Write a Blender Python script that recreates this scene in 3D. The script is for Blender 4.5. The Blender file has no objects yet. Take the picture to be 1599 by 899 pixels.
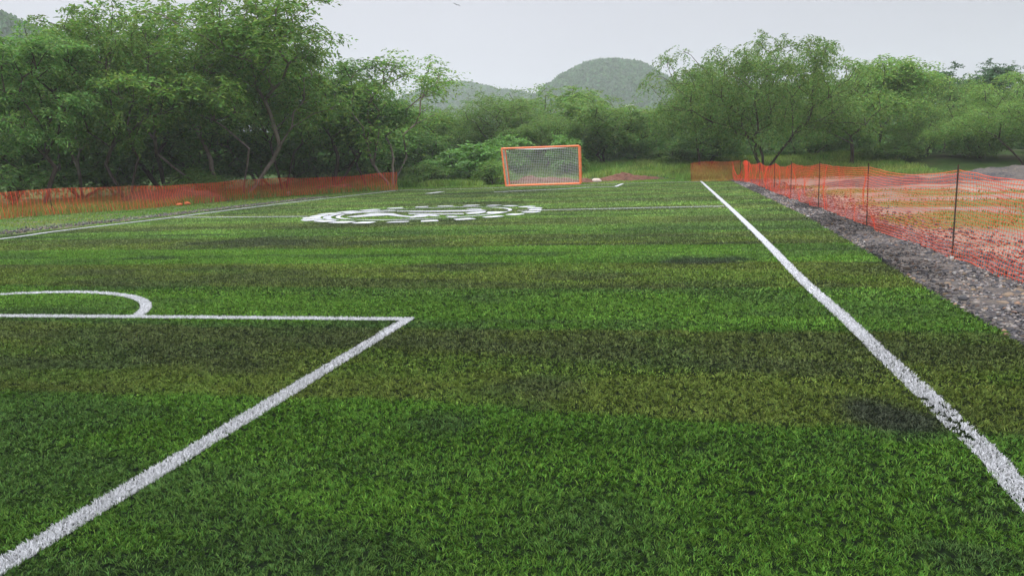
import bpy, math, random
import numpy as np
from mathutils import Vector, Matrix

random.seed(7)
rng = np.random.default_rng(7)
S = bpy.context.scene
COL = S.collection
R = math.radians

# ------------------------------------------------------------------ camera
CAMH = 1.5
F, CX, CY = 1163.0, 799.5, 449.5            # focal length in pixels of the 1599 px wide frame
RM = np.array([[0.97664016, -0.003056, 0.21485961],
               [0.21225284, 0.16963677, -0.96237836],
               [-0.03350707, 0.98550192, 0.16632273]])
cam_d = bpy.data.cameras.new('camera')
cam = bpy.data.objects.new('camera', cam_d)
COL.objects.link(cam)
S.camera = cam
cam_d.sensor_width = 36
cam_d.lens = F / 1599 * 36
cam_d.clip_start = 0.05
cam_d.clip_end = 4000
m3 = Matrix([list(map(float, r)) for r in RM]).to_4x4()
m3.translation = Vector((0, 0, CAMH))
cam.matrix_world = m3

# ------------------------------------------------------------------ light
SUN_EL, SUN_AZ = 62, 200     # degrees; azimuth measured from +Y towards +X
w = bpy.data.worlds.new('World'); S.world = w; w.use_nodes = True
nt = w.node_tree; nt.nodes.clear()
def N(t, typ, **kw):
    n = t.nodes.new(typ)
    for k, v in kw.items():
        if k.startswith('i_'):
            n.inputs[k[2:].replace('_', ' ')].default_value = v
        else:
            setattr(n, k, v)
    return n
sky = N(nt, 'ShaderNodeTexSky', sky_type='NISHITA', sun_disc=False)
sky.sun_elevation = R(SUN_EL); sky.sun_rotation = R(SUN_AZ)
sky.air_density = 1.0; sky.dust_density = 4.0; sky.ozone_density = 1.0
hs = N(nt, 'ShaderNodeHueSaturation'); hs.inputs['Saturation'].default_value = 0.25
nt.links.new(sky.outputs[0], hs.inputs['Color'])
# overcast: an even layer of cloud in front of the sky, slightly brighter in one direction
tc = N(nt, 'ShaderNodeTexCoord')
dot = N(nt, 'ShaderNodeVectorMath', operation='DOT_PRODUCT'); dot.inputs[1].default_value = (-0.75, 0.55, 0.3)
nt.links.new(tc.outputs['Generated'], dot.inputs[0])
mr = N(nt, 'ShaderNodeMapRange'); mr.inputs['From Min'].default_value = .28; mr.inputs['From Max'].default_value = 1.05
nt.links.new(dot.outputs['Value'], mr.inputs['Value'])
cn = N(nt, 'ShaderNodeTexNoise'); cn.inputs['Scale'].default_value = 1.6; cn.inputs['Detail'].default_value = 3
nt.links.new(tc.outputs['Generated'], cn.inputs['Vector'])
ad = N(nt, 'ShaderNodeMath', operation='MULTIPLY_ADD'); ad.inputs[1].default_value = 0.6; 
nt.links.new(cn.outputs['Fac'], ad.inputs[0]); nt.links.new(mr.outputs[0], ad.inputs[2])
cr = N(nt, 'ShaderNodeMix', data_type='RGBA')
nt.links.new(ad.outputs[0], cr.inputs[0])
cr.inputs[6].default_value = (4.2, 4.25, 4.75, 1); cr.inputs[7].default_value = (6.9, 7.0, 7.7, 1)
mx = N(nt, 'ShaderNodeMix', data_type='RGBA'); mx.inputs[0].default_value = 0.86
nt.links.new(hs.outputs[0], mx.inputs[6]); nt.links.new(cr.outputs[2], mx.inputs[7])
# an overcast sky is brighter overhead than at the horizon
sx = N(nt, 'ShaderNodeSeparateXYZ'); nt.links.new(tc.outputs['Generated'], sx.inputs[0])
ze = N(nt, 'ShaderNodeMapRange', interpolation_type='SMOOTHSTEP'); ze.inputs['From Min'].default_value = .22; ze.inputs['From Max'].default_value = .85
ze.inputs['To Min'].default_value = 1; ze.inputs['To Max'].default_value = 5.2
nt.links.new(sx.outputs['Z'], ze.inputs['Value'])
vm = N(nt, 'ShaderNodeVectorMath', operation='SCALE')
nt.links.new(mx.outputs[2], vm.inputs[0]); nt.links.new(ze.outputs[0], vm.inputs['Scale'])
bg = N(nt, 'ShaderNodeBackground'); bg.inputs['Strength'].default_value = 0.1
wo = N(nt, 'ShaderNodeOutputWorld')
nt.links.new(vm.outputs[0], bg.inputs[0]); nt.links.new(bg.outputs[0], wo.inputs[0])

sd = bpy.data.lights.new('sun', 'SUN'); sd.energy = 1.5; sd.angle = R(25); sd.color = (1, .97, .92)
so = bpy.data.objects.new('sun', sd); COL.objects.link(so)
az, el = R(SUN_AZ), R(SUN_EL)
dirv = Vector((math.sin(az) * math.cos(el), math.cos(az) * math.cos(el), math.sin(el)))
so.rotation_euler = dirv.to_track_quat('Z', 'Y').to_euler(); so.location = (0, -20, 40)

S.view_settings.view_transform = 'Standard'; S.view_settings.look = 'None'
S.view_settings.exposure = 0.0; S.view_settings.gamma = 1
S.render.engine = 'CYCLES'
S.cycles.max_bounces = 5; S.cycles.diffuse_bounces = 3; S.cycles.transmission_bounces = 3
S.cycles.volume_bounces = 2; S.cycles.transparent_max_bounces = 8
S.cycles.use_denoising = True; S.cycles.denoiser = 'OPENIMAGEDENOISE'; S.cycles.denoising_input_passes = 'RGB_ALBEDO_NORMAL'
S.cycles.sample_clamp_indirect = 4

# ------------------------------------------------------------------ helpers
def gnd(x, y, z=0.0):
    """point of the ground seen at a position of the photograph"""
    d = RM @ np.array([x - CX, -(y - CY), -F])
    t = (z - CAMH) / d[2]
    return float(d[0] * t), float(d[1] * t)
def yh(x): return 244.5 - 0.034 * (x - 1056)
def at(px, D): return gnd(px, yh(px) + F * CAMH / D)
def hgt(px, top, D): return (yh(px) - top) / F * D + CAMH

def tag(o, label=None, cat=None, group=None, kind=None):
    if label: o['label'] = label
    if cat: o['category'] = cat
    if group: o['group'] = group
    if kind: o['kind'] = kind
    return o
def empty(name, loc, rz=0, scale=(1, 1, 1)):
    o = bpy.data.objects.new(name, None); COL.objects.link(o)
    o.location = loc; o.rotation_euler = (0, 0, rz); o.scale = scale; o.empty_display_size = .3
    return o
def np_mesh(name, V, Fc, mat=None, col=None, smooth=False):
    """V (n,3); Fc list of int arrays (m,k)"""
    me = bpy.data.meshes.new(name)
    V = np.ascontiguousarray(V, dtype=np.float32)
    Fs = [np.asarray(f, dtype=np.int32) for f in (Fc if isinstance(Fc, list) else [Fc]) if len(f)]
    me.vertices.add(len(V)); me.vertices.foreach_set('co', V.ravel())
    loops = np.concatenate([f.ravel() for f in Fs])
    tot = np.concatenate([np.full(len(f), f.shape[1], np.int32) for f in Fs])
    st = np.concatenate([[0], np.cumsum(tot)[:-1]]).astype(np.int32)
    me.loops.add(len(loops)); me.loops.foreach_set('vertex_index', loops)
    me.polygons.add(len(tot)); me.polygons.foreach_set('loop_start', st)
    me.polygons.foreach_set('loop_total', tot)
    if smooth: me.polygons.foreach_set('use_smooth', np.ones(len(tot), dtype=bool))
    if col is not None:
        c = np.ones((len(V), 4), np.float32); c[:, :3] = col
        a = me.color_attributes.new('tint', 'FLOAT_COLOR', 'POINT'); a.data.foreach_set('color', c.ravel())
    me.update(calc_edges=True)
    if mat: me.materials.append(mat)
    return me
def link(name, me, parent=None, loc=None):
    o = bpy.data.objects.new(name, me); COL.objects.link(o)
    if parent: o.parent = parent
    if loc: o.location = loc
    return o
def copy_tree(o, parent=None):
    c = o.copy(); COL.objects.link(c); c.parent = parent
    for ch in [x for x in o.children]: copy_tree(ch, c)
    return c

_tab = rng.random((256, 256))
def vnoise(x, y):
    x = np.asarray(x, float); y = np.asarray(y, float)
    xi = np.floor(x).astype(int); yi = np.floor(y).astype(int)
    fx = x - xi; fy = y - yi
    fx = fx * fx * (3 - 2 * fx); fy = fy * fy * (3 - 2 * fy)
    a = _tab[xi & 255, yi & 255]; b = _tab[(xi + 1) & 255, yi & 255]
    c = _tab[xi & 255, (yi + 1) & 255]; d = _tab[(xi + 1) & 255, (yi + 1) & 255]
    return (a * (1 - fx) + b * fx) * (1 - fy) + (c * (1 - fx) + d * fx) * fy
def fbm(x, y, o=4):
    s = 0; a = .5; t = 0
    for i in range(o):
        s = s + a * vnoise(x * 2 ** i + 17.3 * i, y * 2 ** i + 5.1 * i); t += a; a *= .5
    return s / t
def sstep(a, b, x):
    t = np.clip((x - a) / (b - a), 0, 1); return t * t * (3 - 2 * t)

def material(name, base=(.5, .5, .5), rough=.8, attr=None, var=None, noise=None, bump=None, trans=0, metallic=0, spec=.3, grime=None):
    """attr: colour attribute; var=(dv, dh) random per island; noise=[(scale, colour, lo, hi, detail, stretch)] ; bump=(scale, strength, dist)"""
    m = bpy.data.materials.new(name); m.use_nodes = True
    t = m.node_tree; b = t.nodes['Principled BSDF']; out = t.nodes['Material Output']
    b.inputs['Roughness'].default_value = rough; b.inputs['Metallic'].default_value = metallic
    b.inputs['Specular IOR Level'].default_value = spec
    if attr:
        c = N(t, 'ShaderNodeVertexColor', layer_name=attr).outputs[0]
    else:
        r = N(t, 'ShaderNodeRGB'); r.outputs[0].default_value = (*base, 1); c = r.outputs[0]
    geo = N(t, 'ShaderNodeNewGeometry')
    tco = N(t, 'ShaderNodeTexCoord')
    for (sc, colr, lo, hi, det, stretch) in (noise or []):
        mp = N(t, 'ShaderNodeMapping'); mp.inputs['Scale'].default_value = stretch
        t.links.new(tco.outputs['Object'], mp.inputs[0])
        n = N(t, 'ShaderNodeTexNoise'); n.inputs['Scale'].default_value = sc; n.inputs['Detail'].default_value = det
        n.inputs['Roughness'].default_value = .62
        t.links.new(mp.outputs[0], n.inputs['Vector'])
        q = N(t, 'ShaderNodeMapRange'); q.inputs['From Min'].default_value = lo; q.inputs['From Max'].default_value = hi
        t.links.new(n.outputs['Fac'], q.inputs['Value'])
        mm = N(t, 'ShaderNodeMix', data_type='RGBA'); mm.inputs[7].default_value = (*colr, 1)
        t.links.new(q.outputs[0], mm.inputs[0]); t.links.new(c, mm.inputs[6]); c = mm.outputs[2]
    if var:
        h = N(t, 'ShaderNodeHueSaturation')
        q = N(t, 'ShaderNodeMapRange'); q.inputs['To Min'].default_value = 1 - var[0]; q.inputs['To Max'].default_value = 1 + var[0]
        t.links.new(geo.outputs['Random Per Island'], q.inputs['Value']); t.links.new(q.outputs[0], h.inputs['Value'])
        mul = N(t, 'ShaderNodeMath', operation='MULTIPLY'); mul.inputs[1].default_value = 7.31
        fr = N(t, 'ShaderNodeMath', operation='FRACT')
        t.links.new(geo.outputs['Random Per Island'], mul.inputs[0]); t.links.new(mul.outputs[0], fr.inputs[0])
        q2 = N(t, 'ShaderNodeMapRange'); q2.inputs['To Min'].default_value = .5 - var[1]; q2.inputs['To Max'].default_value = .5 + var[1]
        t.links.new(fr.outputs[0], q2.inputs['Value']); t.links.new(q2.outputs[0], h.inputs['Hue'])
        if len(var) > 2:   # each thing its own tone as well
            oi = N(t, 'ShaderNodeObjectInfo')
            q3 = N(t, 'ShaderNodeMapRange'); q3.inputs['To Min'].default_value = 1 - var[2]; q3.inputs['To Max'].default_value = 1 + var[2]
            t.links.new(oi.outputs['Random'], q3.inputs['Value'])
            mm = N(t, 'ShaderNodeMath', operation='MULTIPLY')
            t.links.new(q.outputs[0], mm.inputs[0]); t.links.new(q3.outputs[0], mm.inputs[1]); t.links.new(mm.outputs[0], h.inputs['Value'])
        t.links.new(c, h.inputs['Color']); c = h.outputs[0]
    t.links.new(c, b.inputs['Base Color'])
    if bump:
        n = N(t, 'ShaderNodeTexNoise'); n.inputs['Scale'].default_value = bump[0]; n.inputs['Detail'].default_value = 6
        t.links.new(tco.outputs['Object'], n.inputs['Vector'])
        bp = N(t, 'ShaderNodeBump'); bp.inputs['Strength'].default_value = bump[1]; bp.inputs['Distance'].default_value = bump[2]
        t.links.new(n.outputs['Fac'], bp.inputs['Height']); t.links.new(bp.outputs[0], b.inputs['Normal'])
    if trans:
        tr = N(t, 'ShaderNodeBsdfTranslucent')
        tm = N(t, 'ShaderNodeVectorMath', operation='MULTIPLY'); tm.inputs[1].default_value = (1.5, 1.5, 1.1)
        t.links.new(c, tm.inputs[0]); t.links.new(tm.outputs[0], tr.inputs[0])
        ms = N(t, 'ShaderNodeMixShader'); ms.inputs[0].default_value = trans
        t.links.new(b.outputs[0], ms.inputs[1]); t.links.new(tr.outputs[0], ms.inputs[2]); t.links.new(ms.outputs[0], out.inputs[0])
    return m

M = {}
def far_z(x, y): return .95 * sstep(49.5, 62, y)
one = (1, 1, 1)
M['blade'] = material('turf blades', attr='tint', rough=.55, var=(.38, .022), trans=.15, spec=.06)
M['turf_base'] = material('turf backing', attr='tint', rough=1, noise=[(26, (.006, .008, .006), .42, .6, 6, one)], bump=(90, .6, .01), spec=0)
M['paint'] = material('white turf paint', base=(.50, .51, .535), rough=.6, var=(.22, .004), trans=.1)
M['ground'] = material('meadow ground', base=(.062, .105, .028), rough=1, spec=.1,
                       noise=[(.25, (.10, .085, .045), .5, .68, 5, one), (3, (.035, .075, .018), .45, .75, 6, one)], bump=(12, .7, .05))
M['verge'] = material('grassy verge', base=(.07, .13, .03), rough=1, spec=.1,
                      noise=[(.9, (.15, .125, .09), .52, .6, 6, one), (14, (.04, .08, .02), .45, .75, 6, one)], bump=(30, .8, .03))
M['dirt'] = material('bare dirt lot', attr='tint', rough=1, spec=.1,
                     noise=[(22, (.12, .10, .09), .58, .74, 5, one)],
                     bump=(16, .8, .05))
M['gravel_bed'] = material('gravel bed', base=(.105, .094, .086), rough=1, spec=.1,
                           noise=[(1.3, (.055, .055, .06), .5, .62, 5, (1.2, .6, 1)), (40, (.22, .19, .165), .6, .7, 6, one), (9, (.17, .14, .11), .5, .7, 5, one)], bump=(60, 1, .03))
M['stone'] = material('gravel stones', attr='tint', rough=.9, var=(.45, .02), spec=.15)
M['rock'] = material('ochre rock', base=(.19, .14, .095), rough=.9, noise=[(14, (.13, .105, .08), .45, .7, 5, one)], bump=(20, .5, .02))
M['palerock'] = material('pale stone', base=(.62, .5, .44), rough=.9, noise=[(14, (.4, .33, .3), .45, .7, 5, one)], bump=(20, .5, .02))
M['brick'] = material('orange brick', base=(.5, .13, .05), rough=.9, bump=(30, .5, .02))
M['soil'] = material('red soil', base=(.17, .085, .06), rough=1, spec=.1, noise=[(4, (.10, .05, .035), .45, .65, 6, one), (18, (.25, .15, .11), .58, .72, 4, one)], bump=(12, 1, .08))
M['bark'] = material('bark', base=(.085, .065, .05), rough=.95, spec=.1, noise=[(8, (.03, .024, .02), .45, .7, 5, (1, 1, .3))], bump=(30, .6, .02))
M['palebark'] = material('pale bark', base=(.20, .165, .135), rough=.95, spec=.1, noise=[(7, (.08, .06, .05), .45, .7, 5, (1, 1, .3))], bump=(30, .6, .02))
M['leaf_a'] = material('leaves mid green', base=(.138, .245, .052), rough=.55, var=(.45, .035, .24), trans=.35, spec=.1)
M['leaf_b'] = material('leaves deep green', base=(.112, .215, .055), rough=.6, var=(.45, .03, .2), trans=.34, spec=.1)
M['leaf_c'] = material('leaves feathery light green', base=(.130, .225, .055), rough=.6, var=(.45, .035, .25), trans=.36, spec=.1)
M['leaf_d'] = material('leaves dark green', base=(.050, .115, .042), rough=.5, var=(.4, .02, .1), trans=.2, spec=.15)
M['leaf_e'] = material('leaves fresh green', base=(.135, .28, .06), rough=.5, var=(.35, .02, .1), trans=.35)
M['hill_leaf'] = material('hill scrub leaves', base=(.060, .125, .045), rough=.7, var=(.35, .02), trans=.2, spec=.05)
M['weed'] = material('weeds', attr='tint', rough=.7, var=(.35, .02), trans=.25, spec=.15)
M['hillside'] = material('wooded hillside', base=(.05, .085, .03), rough=1, noise=[(.02, (.09, .12, .05), .45, .7, 6, one)])
M['net'] = material('orange plastic net', base=(.86, .105, .045), rough=.5, noise=[(.8, (.80, .14, .04), .45, .65, 3, one)], trans=.25)
M['net_left'] = material('faded orange net', base=(.74, .115, .04), rough=.55, noise=[(.5, (.50, .13, .04), .5, .65, 3, one)], trans=.2)
M['rebar'] = material('rusty rebar', base=(.055, .035, .028), rough=.85, noise=[(30, (.12, .05, .03), .5, .7, 4, one)])
M['goal_paint'] = material('orange goal paint', base=(.86, .19, .06), rough=.35, noise=[(5, (.80, .34, .20), .52, .7, 4, one)], spec=.5)
M['cord'] = material('white net cord', base=(.72, .74, .74), rough=.7)
M['wall_white'] = material('white wall', base=(.74, .72, .74), rough=.8, noise=[(.8, (.58, .56, .56), .5, .75, 4, one)])
M['roof_sheet'] = material('pale sheet roof', base=(.72, .71, .74), rough=.5, bump=(4, .2, .03))
M['roof_red'] = material('red roof', base=(.42, .16, .11), rough=.8, bump=(8, .3, .05))
M['glass'] = material('dark window', base=(.03, .035, .04), rough=.1)
M['bird'] = material('dark feathers', base=(.03, .03, .035), rough=.8)

# ------------------------------------------------------------------ field markings (ground positions)
def spline(P, step=.12):
    P = np.array(P, float); out = []
    Q = np.vstack([2 * P[0] - P[1], P, 2 * P[-1] - P[-2]])
    for i in range(1, len(Q) - 2):
        n = max(2, int(np.linalg.norm(Q[i + 1] - Q[i]) / step)); t = np.linspace(0, 1, n, endpoint=False)[:, None]
        p0, p1, p2, p3 = Q[i - 1], Q[i], Q[i + 1], Q[i + 2]
        out.append(.5 * ((2 * p1) + (-p0 + p2) * t + (2 * p0 - 5 * p1 + 4 * p2 - p3) * t ** 2 + (-p0 + 3 * p1 - 3 * p2 + p3) * t ** 3))
    out.append(P[-1:]); return np.vstack(out)
def straight(P, step=.3):
    P = np.array(P, float); out = []
    for a, b in zip(P[:-1], P[1:]):
        n = max(1, int(np.linalg.norm(b - a) / step)); t = np.linspace(0, 1, n, endpoint=False)[:, None]; out.append(a + (b - a) * t)
    out.append(P[-1:]); return np.vstack(out)
ccx, ccy = -7.72, 22.4
arc = [(-7.75 + 2.27 * math.cos(a), 5.93 + 2.27 * math.sin(a)) for a in np.linspace(R(22), R(158), 24)]
LINES = [
 ('touchline', spline([(1.46, -1.5), (1.45, 1.4)] + [gnd(*q) for q in [(1602, 780), (1555, 723), (1490, 662), (1444, 617), (1384, 561), (1320, 499), (1249, 434.5), (1192, 376), (1135, 321), (1094.5, 283.5)]]), .125,
  'white line running away along the right side of the turf towards the net fence'),
 ('touchline', spline([(-16.9, -1.5), (-16.8, 8), (-16.7, 15.5), (-16.95, 17.7), (-16.85, 21.85), (-17.05, 25.8), (-17.15, 32.3), (-16.95, 38), (-16.8, 43.8)]), .17,
  'white line along the left side of the turf in front of the faded orange net'),
 ('halfway_line', straight([(-16.9, 22.5), (-11.4, 21.7)]), .11, 'white line running from the left side line to the painted emblem'),
 ('halfway_line', straight([(-4.75, 22.5), (1.38, 22.75)]), .11, 'white line running from the painted emblem to the right side line'),
 ('goal_line', straight([gnd(600, 298.3), gnd(740, 295.2), gnd(775, 294.0), gnd(905, 289.2), gnd(970, 287.2), gnd(1040, 285.2), gnd(1093, 284.2)]), .14, 'far white line at the end of the turf under the goal'),
 ('penalty_box_line', straight([(-12.95, 6.68), (-7.3, 6.70), (-5.3, 6.75), (-2.53, 6.80)]), .125, 'white line across the near turf ending in a corner'),
 ('penalty_box_line', straight([(-2.58, 6.72), (-2.57, 3.5), (-2.58, 1.5), (-2.58, -.6)]), .125, 'white line coming from the corner towards the viewer across the near turf'),
 ('penalty_arc', spline(arc), .125, 'curved white arc bulging beyond the near box line'),
 ('penalty_box_line', straight([gnd(972, 287.6), gnd(961, 292.0), gnd(915, 293.4), gnd(866, 296.4), gnd(800, 299.3), gnd(772, 300.6)]), .18, 'thin white box line in front of the far goal with a bent corner'),
 ('penalty_box_line', straight([gnd(668, 302.8), gnd(676, 301.9), gnd(690, 300.2)]), .35, 'short broken white stroke on the far left of the goal'),
]
def on_lines(x, y, grow=0.0):
    d = np.zeros(len(x), bool)
    for nm, P, wd, lb in LINES:
        r = wd / 2 + grow
        lo, hi = P.min(0) - .3, P.max(0) + .3
        idx = np.where((x > lo[0]) & (x < hi[0]) & (y > lo[1]) & (y < hi[1]))[0]
        if not len(idx): continue
        q = np.stack([x[idx], y[idx]], 1); ok = np.zeros(len(idx), bool)
        for a, b in zip(P[:-1], P[1:]):
            ab = b - a; tt = np.clip(((q - a) @ ab) / (ab @ ab), 0, 1)
            ok |= np.linalg.norm(q - a - tt[:, None] * ab, axis=1) < (r[idx] if hasattr(r, '__len__') else r)
        d[idx] |= ok
    return d

# emblem outlines, on the ground
def C1(*p): return [gnd(440 + x / 7.268, 310 + y / 7.268) for x, y in p]
def C2(*p): return [gnd(640 + x / 7.268, 310 + y / 7.268) for x, y in p]
def ringseg(r0, r1, a0, a1, n=10):
    A = np.linspace(R(a0), R(a1), n)
    # rounded ends
    o = [(ccx + (r1 - .06 * abs(2 * i / (n - 1) - 1) ** 4) * math.cos(a), ccy + (r1 - .06 * abs(2 * i / (n - 1) - 1) ** 4) * math.sin(a)) for i, a in enumerate(A)]
    o += [(ccx + (r0 + .06 * abs(2 * i / (n - 1) - 1) ** 4) * math.cos(a), ccy + (r0 + .06 * abs(2 * i / (n - 1) - 1) ** 4) * math.sin(a)) for i, a in list(enumerate(A))[::-1]]
    return o
EMB = []
k = 0
for a in range(0, 360, 15):       # cog-like ring of brushed dabs
    left = 125 < a < 245
    EMB.append(ringseg(3.20 if left else 3.28, 3.74 + .07 * ((k * 7) % 3 - 1), a + 2.0, a + (13.5 if left else 11.5 - (k * 5) % 3)))
    k += 1
EMB += [ringseg(2.62, 2.62 + .13, a, a + 60.0, 14) for a in range(0, 360, 60)]
EMB += [ringseg(2.9, 3.14, 140, 232, 20)]
EMB += [C1((720, 218), (800, 227), (1000, 212), (1210, 197), (1300, 217), (1400, 233), (1520, 232), (1600, 224), (1600, 206), (1500, 206), (1430, 216), (1350, 192), (1320, 165), (1150, 157), (1000, 166), (1050, 178), (900, 192)),
        C1((620, 182), (860, 160), (1100, 148), (1310, 140), (1310, 148), (1050, 160), (860, 172), (700, 186)),
        C1((1310, 146), (1600, 144), (1600, 156), (1310, 156)),
        C2((0, 146), (640, 136), (830, 130), (870, 148), (640, 158), (300, 162), (0, 158)),
        C2((0, 170), (150, 172), (340, 178), (600, 176), (600, 192), (330, 194), (120, 186), (0, 184)),
        C2((60, 196), (150, 184), (300, 190), (330, 210), (260, 214), (210, 205), (160, 216), (70, 210)),
        C2((410, 208), (470, 202), (540, 208), (530, 224), (430, 224)),
        C2((640, 126), (720, 120), (815, 122), (800, 132), (660, 133)),
        C2((620, 176), (700, 160), (800, 152), (880, 146), (860, 164), (760, 184), (640, 190)),
        C2((860, 172), (900, 156), (1040, 152), (1080, 160), (1020, 172), (880, 182)),
        C2((0, 214), (60, 216), (60, 226), (0, 230))]
def _thin(P, f=.7):
    P = np.array(P); m = P[:, 1].mean(); P[:, 1] = m + (P[:, 1] - m) * f; return [tuple(q) for q in P]
EMB = EMB[:31] + [_thin(P) for P in EMB[31:]]
def in_poly(x, y, P):
    c = np.zeros(len(x), bool); n = len(P); j = n - 1
    for i in range(n):
        xi, yi = P[i]; xj, yj = P[j]
        if yi != yj:
            c ^= ((yi > y) != (yj > y)) & (x < (xj - xi) * (y - yi) / (yj - yi) + xi)
        j = i
    return c
def on_emblem(x, y):
    d = np.zeros(len(x), bool)
    idx = np.where((x - ccx) ** 2 + (y - ccy) ** 2 < 4.4 ** 2)[0]
    for P in EMB:
        d[idx] |= in_poly(x[idx], y[idx], P)
    return d

# ------------------------------------------------------------------ the turf
TX0 = -17.75
def turf_right(y): return np.interp(y, [-4, 5, 6.3, 8.7, 11.4, 19.3, 26.5, 46.5], [2.6, 2.6, 2.62, 2.66, 2.80, 3.05, 3.08, 3.15])
BAND0, BAND = 4.25, 2.19
PATCH = [(1370, 1495, 625, 688, .95), (1015, 1190, 399, 417, .95), (220, 500, 370, 389, .85), (800, 1010, 424, 437, .5), (40, 210, 418, 435, .6),
 (740, 900, 585, 640, .55), (640, 770, 500, 545, .5), (380, 640, 505, 525, .5), (620, 730, 640, 690, .45), (690, 790, 458, 476, .5), (920, 1060, 500, 521, .35),
 (540, 680, 358, 371, .6), (0, 240, 370, 386, .5), (1050, 1200, 330, 346, .4), (560, 720, 317, 324, .5), (640, 800, 300, 305, .9), (700, 870, 297, 303, .9),
 (1200, 1340, 345, 361, .5), (1240, 1350, 438, 456, .45), (1500, 1620, 850, 905, .5), (880, 1010, 850, 890, .3), (860, 1130, 323, 331, .5), (1000, 1120, 355, 372, .4),
 (0, 150, 640, 690, .3), (640, 830, 315, 319, .8), (620, 800, 306, 309, .8), (300, 470, 325, 333, .4), (1000, 1140, 372, 384, .5), (1290, 1360, 380, 396, .5), (870, 1000, 345, 352, .45)]
PW = []
for x0, x1, y0, y1, s in PATCH:
    a = gnd(x0, y1); b = gnd(x1, y1); c = gnd((x0 + x1) / 2, y0); d = gnd((x0 + x1) / 2, y1)
    PW.append(((b[0] + a[0]) / 2, (c[1] + d[1]) / 2, max(.3, (b[0] - a[0]) / 2 * 1.1), max(.15, abs(c[1] - d[1]) / 2 * 1.1), s))
def turf_tint(x, y):
    wob = (fbm(x * .5, y * .5, 2) - .5) * .4 + (fbm(x * 6, y * 6, 2) - .5) * .12
    b = (y + wob - BAND0) / BAND
    ph = np.mod(b, 2.0)                         # 0..1 olive, 1..2 green
    ol = sstep(-.03, .03, ph) * (1 - sstep(.97, 1.03, ph)) + sstep(1.97, 2.03, ph)
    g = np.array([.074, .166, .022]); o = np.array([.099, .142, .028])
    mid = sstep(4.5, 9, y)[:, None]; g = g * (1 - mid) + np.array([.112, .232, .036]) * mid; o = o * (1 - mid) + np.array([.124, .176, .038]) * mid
    far = sstep(11, 22, y)[:, None]  # far bands painted paler: wet sheen put into the colour
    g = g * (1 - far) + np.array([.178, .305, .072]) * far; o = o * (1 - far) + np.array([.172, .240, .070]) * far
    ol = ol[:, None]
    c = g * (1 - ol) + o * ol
    n1 = fbm(x * .35 + 3, y * 1.3 + 9, 4)[:, None]
    c = c * (.72 + .56 * n1)
    n2 = sstep(.48, .68, fbm(x * .9 + 40, y * 1.7, 3))[:, None]   # greener flecks in the olive
    c = c * (1 - .35 * n2 * ol) + g * .35 * n2 * ol
    # rubber crumb lying thick
    dk = np.zeros(len(x))
    edge = fbm(x * 2.2, y * 3.5 + 31, 4)
    for (px, py, rx, ry, s) in PW:
        q = np.sqrt(((x - px) / rx) ** 2 + ((y - py) / ry) ** 2) + (edge - .5) * 1.3
        dk = np.maximum(dk, s * (1 - sstep(.35, 1.15, q)))
    dk = np.maximum(dk, .55 * sstep(.57, .74, fbm(x * .3 + 70, y * 1.1 + 12, 4)))
    dk = np.maximum(dk, .42 * sstep(.50, .70, fbm(x * .45 + 7, y * 1.0 + 95, 5)))
    dk = np.maximum(dk, .7 * sstep(7, 10, y) * sstep(.60, .70, fbm(x * .33 + 57, y * 1.5 + 33, 5)))
    dk = np.maximum(dk, .55 * sstep(12, 20, y) * sstep(.57, .72, fbm(x * .12 + 20, y * 1.0 + 52, 4)))
    dk = dk[:, None]
    crumb = np.array([.034, .038, .040])
    return c * (1 - dk * .82) + crumb * dk * .82

def blades(n, x, y, hh, ww, base_z, leanmax=.9, bend=True, la=None):
    """n blades as bent strips, returns verts and faces"""
    ang = rng.random(n) * 2 * np.pi
    # combed: neighbours lean alike
    if la is None: la = fbm(x * 3.1, y * 3.1, 2) * 9 + rng.normal(0, 2.2, n)
    ln = (.15 + .85 * rng.random(n) ** .8) * leanmax
    h = hh * (.6 + .6 * rng.random(n))
    dx, dy = np.cos(la) * ln * h, np.sin(la) * ln * h
    wx, wy = np.cos(ang) * ww / 2, np.sin(ang) * ww / 2
    z0 = base_z + np.zeros(n)
    V = np.zeros((n, 5, 3), np.float32)
    V[:, 0] = np.stack([x - wx, y - wy, z0], 1); V[:, 1] = np.stack([x + wx, y + wy, z0], 1)
    V[:, 2] = np.stack([x + wx * .8 + dx * .35, y + wy * .8 + dy * .35, z0 + h * .6], 1)
    V[:, 3] = np.stack([x - wx * .8 + dx * .35, y - wy * .8 + dy * .35, z0 + h * .6], 1)
    V[:, 4] = np.stack([x + dx, y + dy, z0 + h * .95], 1)
    i = np.arange(n)[:, None] * 5
    return V.reshape(-1, 3), [i + np.array([[0, 1, 2, 3]]), i + np.array([[3, 2, 4]])]

# zones: (y0, y1, density per m2, blade width, height)
ZONES = [(1.2, 3.2, 4300, .0027, .0165, 6), (3.2, 5.0, 3300, .0037, .0165, 5), (5.0, 8.0, 2000, .0056, .017, 4), (8.0, 13.0, 1000, .0100, .018, 3),
         (13, 21, 330, .020, .020, 2), (21, 46.2, 120, .038, .021, 2)]
def view_x(y):   # left and right limits of the ground worth growing blades on, with room for a step aside
    return -1.6 - 1.06 * np.maximum(y, 0) - .6, np.minimum(.42 * y + 1.6, 3.2)
def scatter(y0, y1, dens):
    l0, _ = view_x(y1); l0 = max(TX0, l0); r0 = 3.2
    n = int((r0 - l0) * (y1 - y0) * dens)
    x = l0 + rng.random(n) * (r0 - l0); y = y0 + rng.random(n) * (y1 - y0)
    lo, hi = view_x(y)
    k = (x > lo) & (x < hi) & (x > TX0 + .03) & (x < turf_right(y) - .01)
    return x[k], y[k]
Vg, Fg4, Fg3, Cg = [], [], [], []; Vw = []
off = 0
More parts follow.
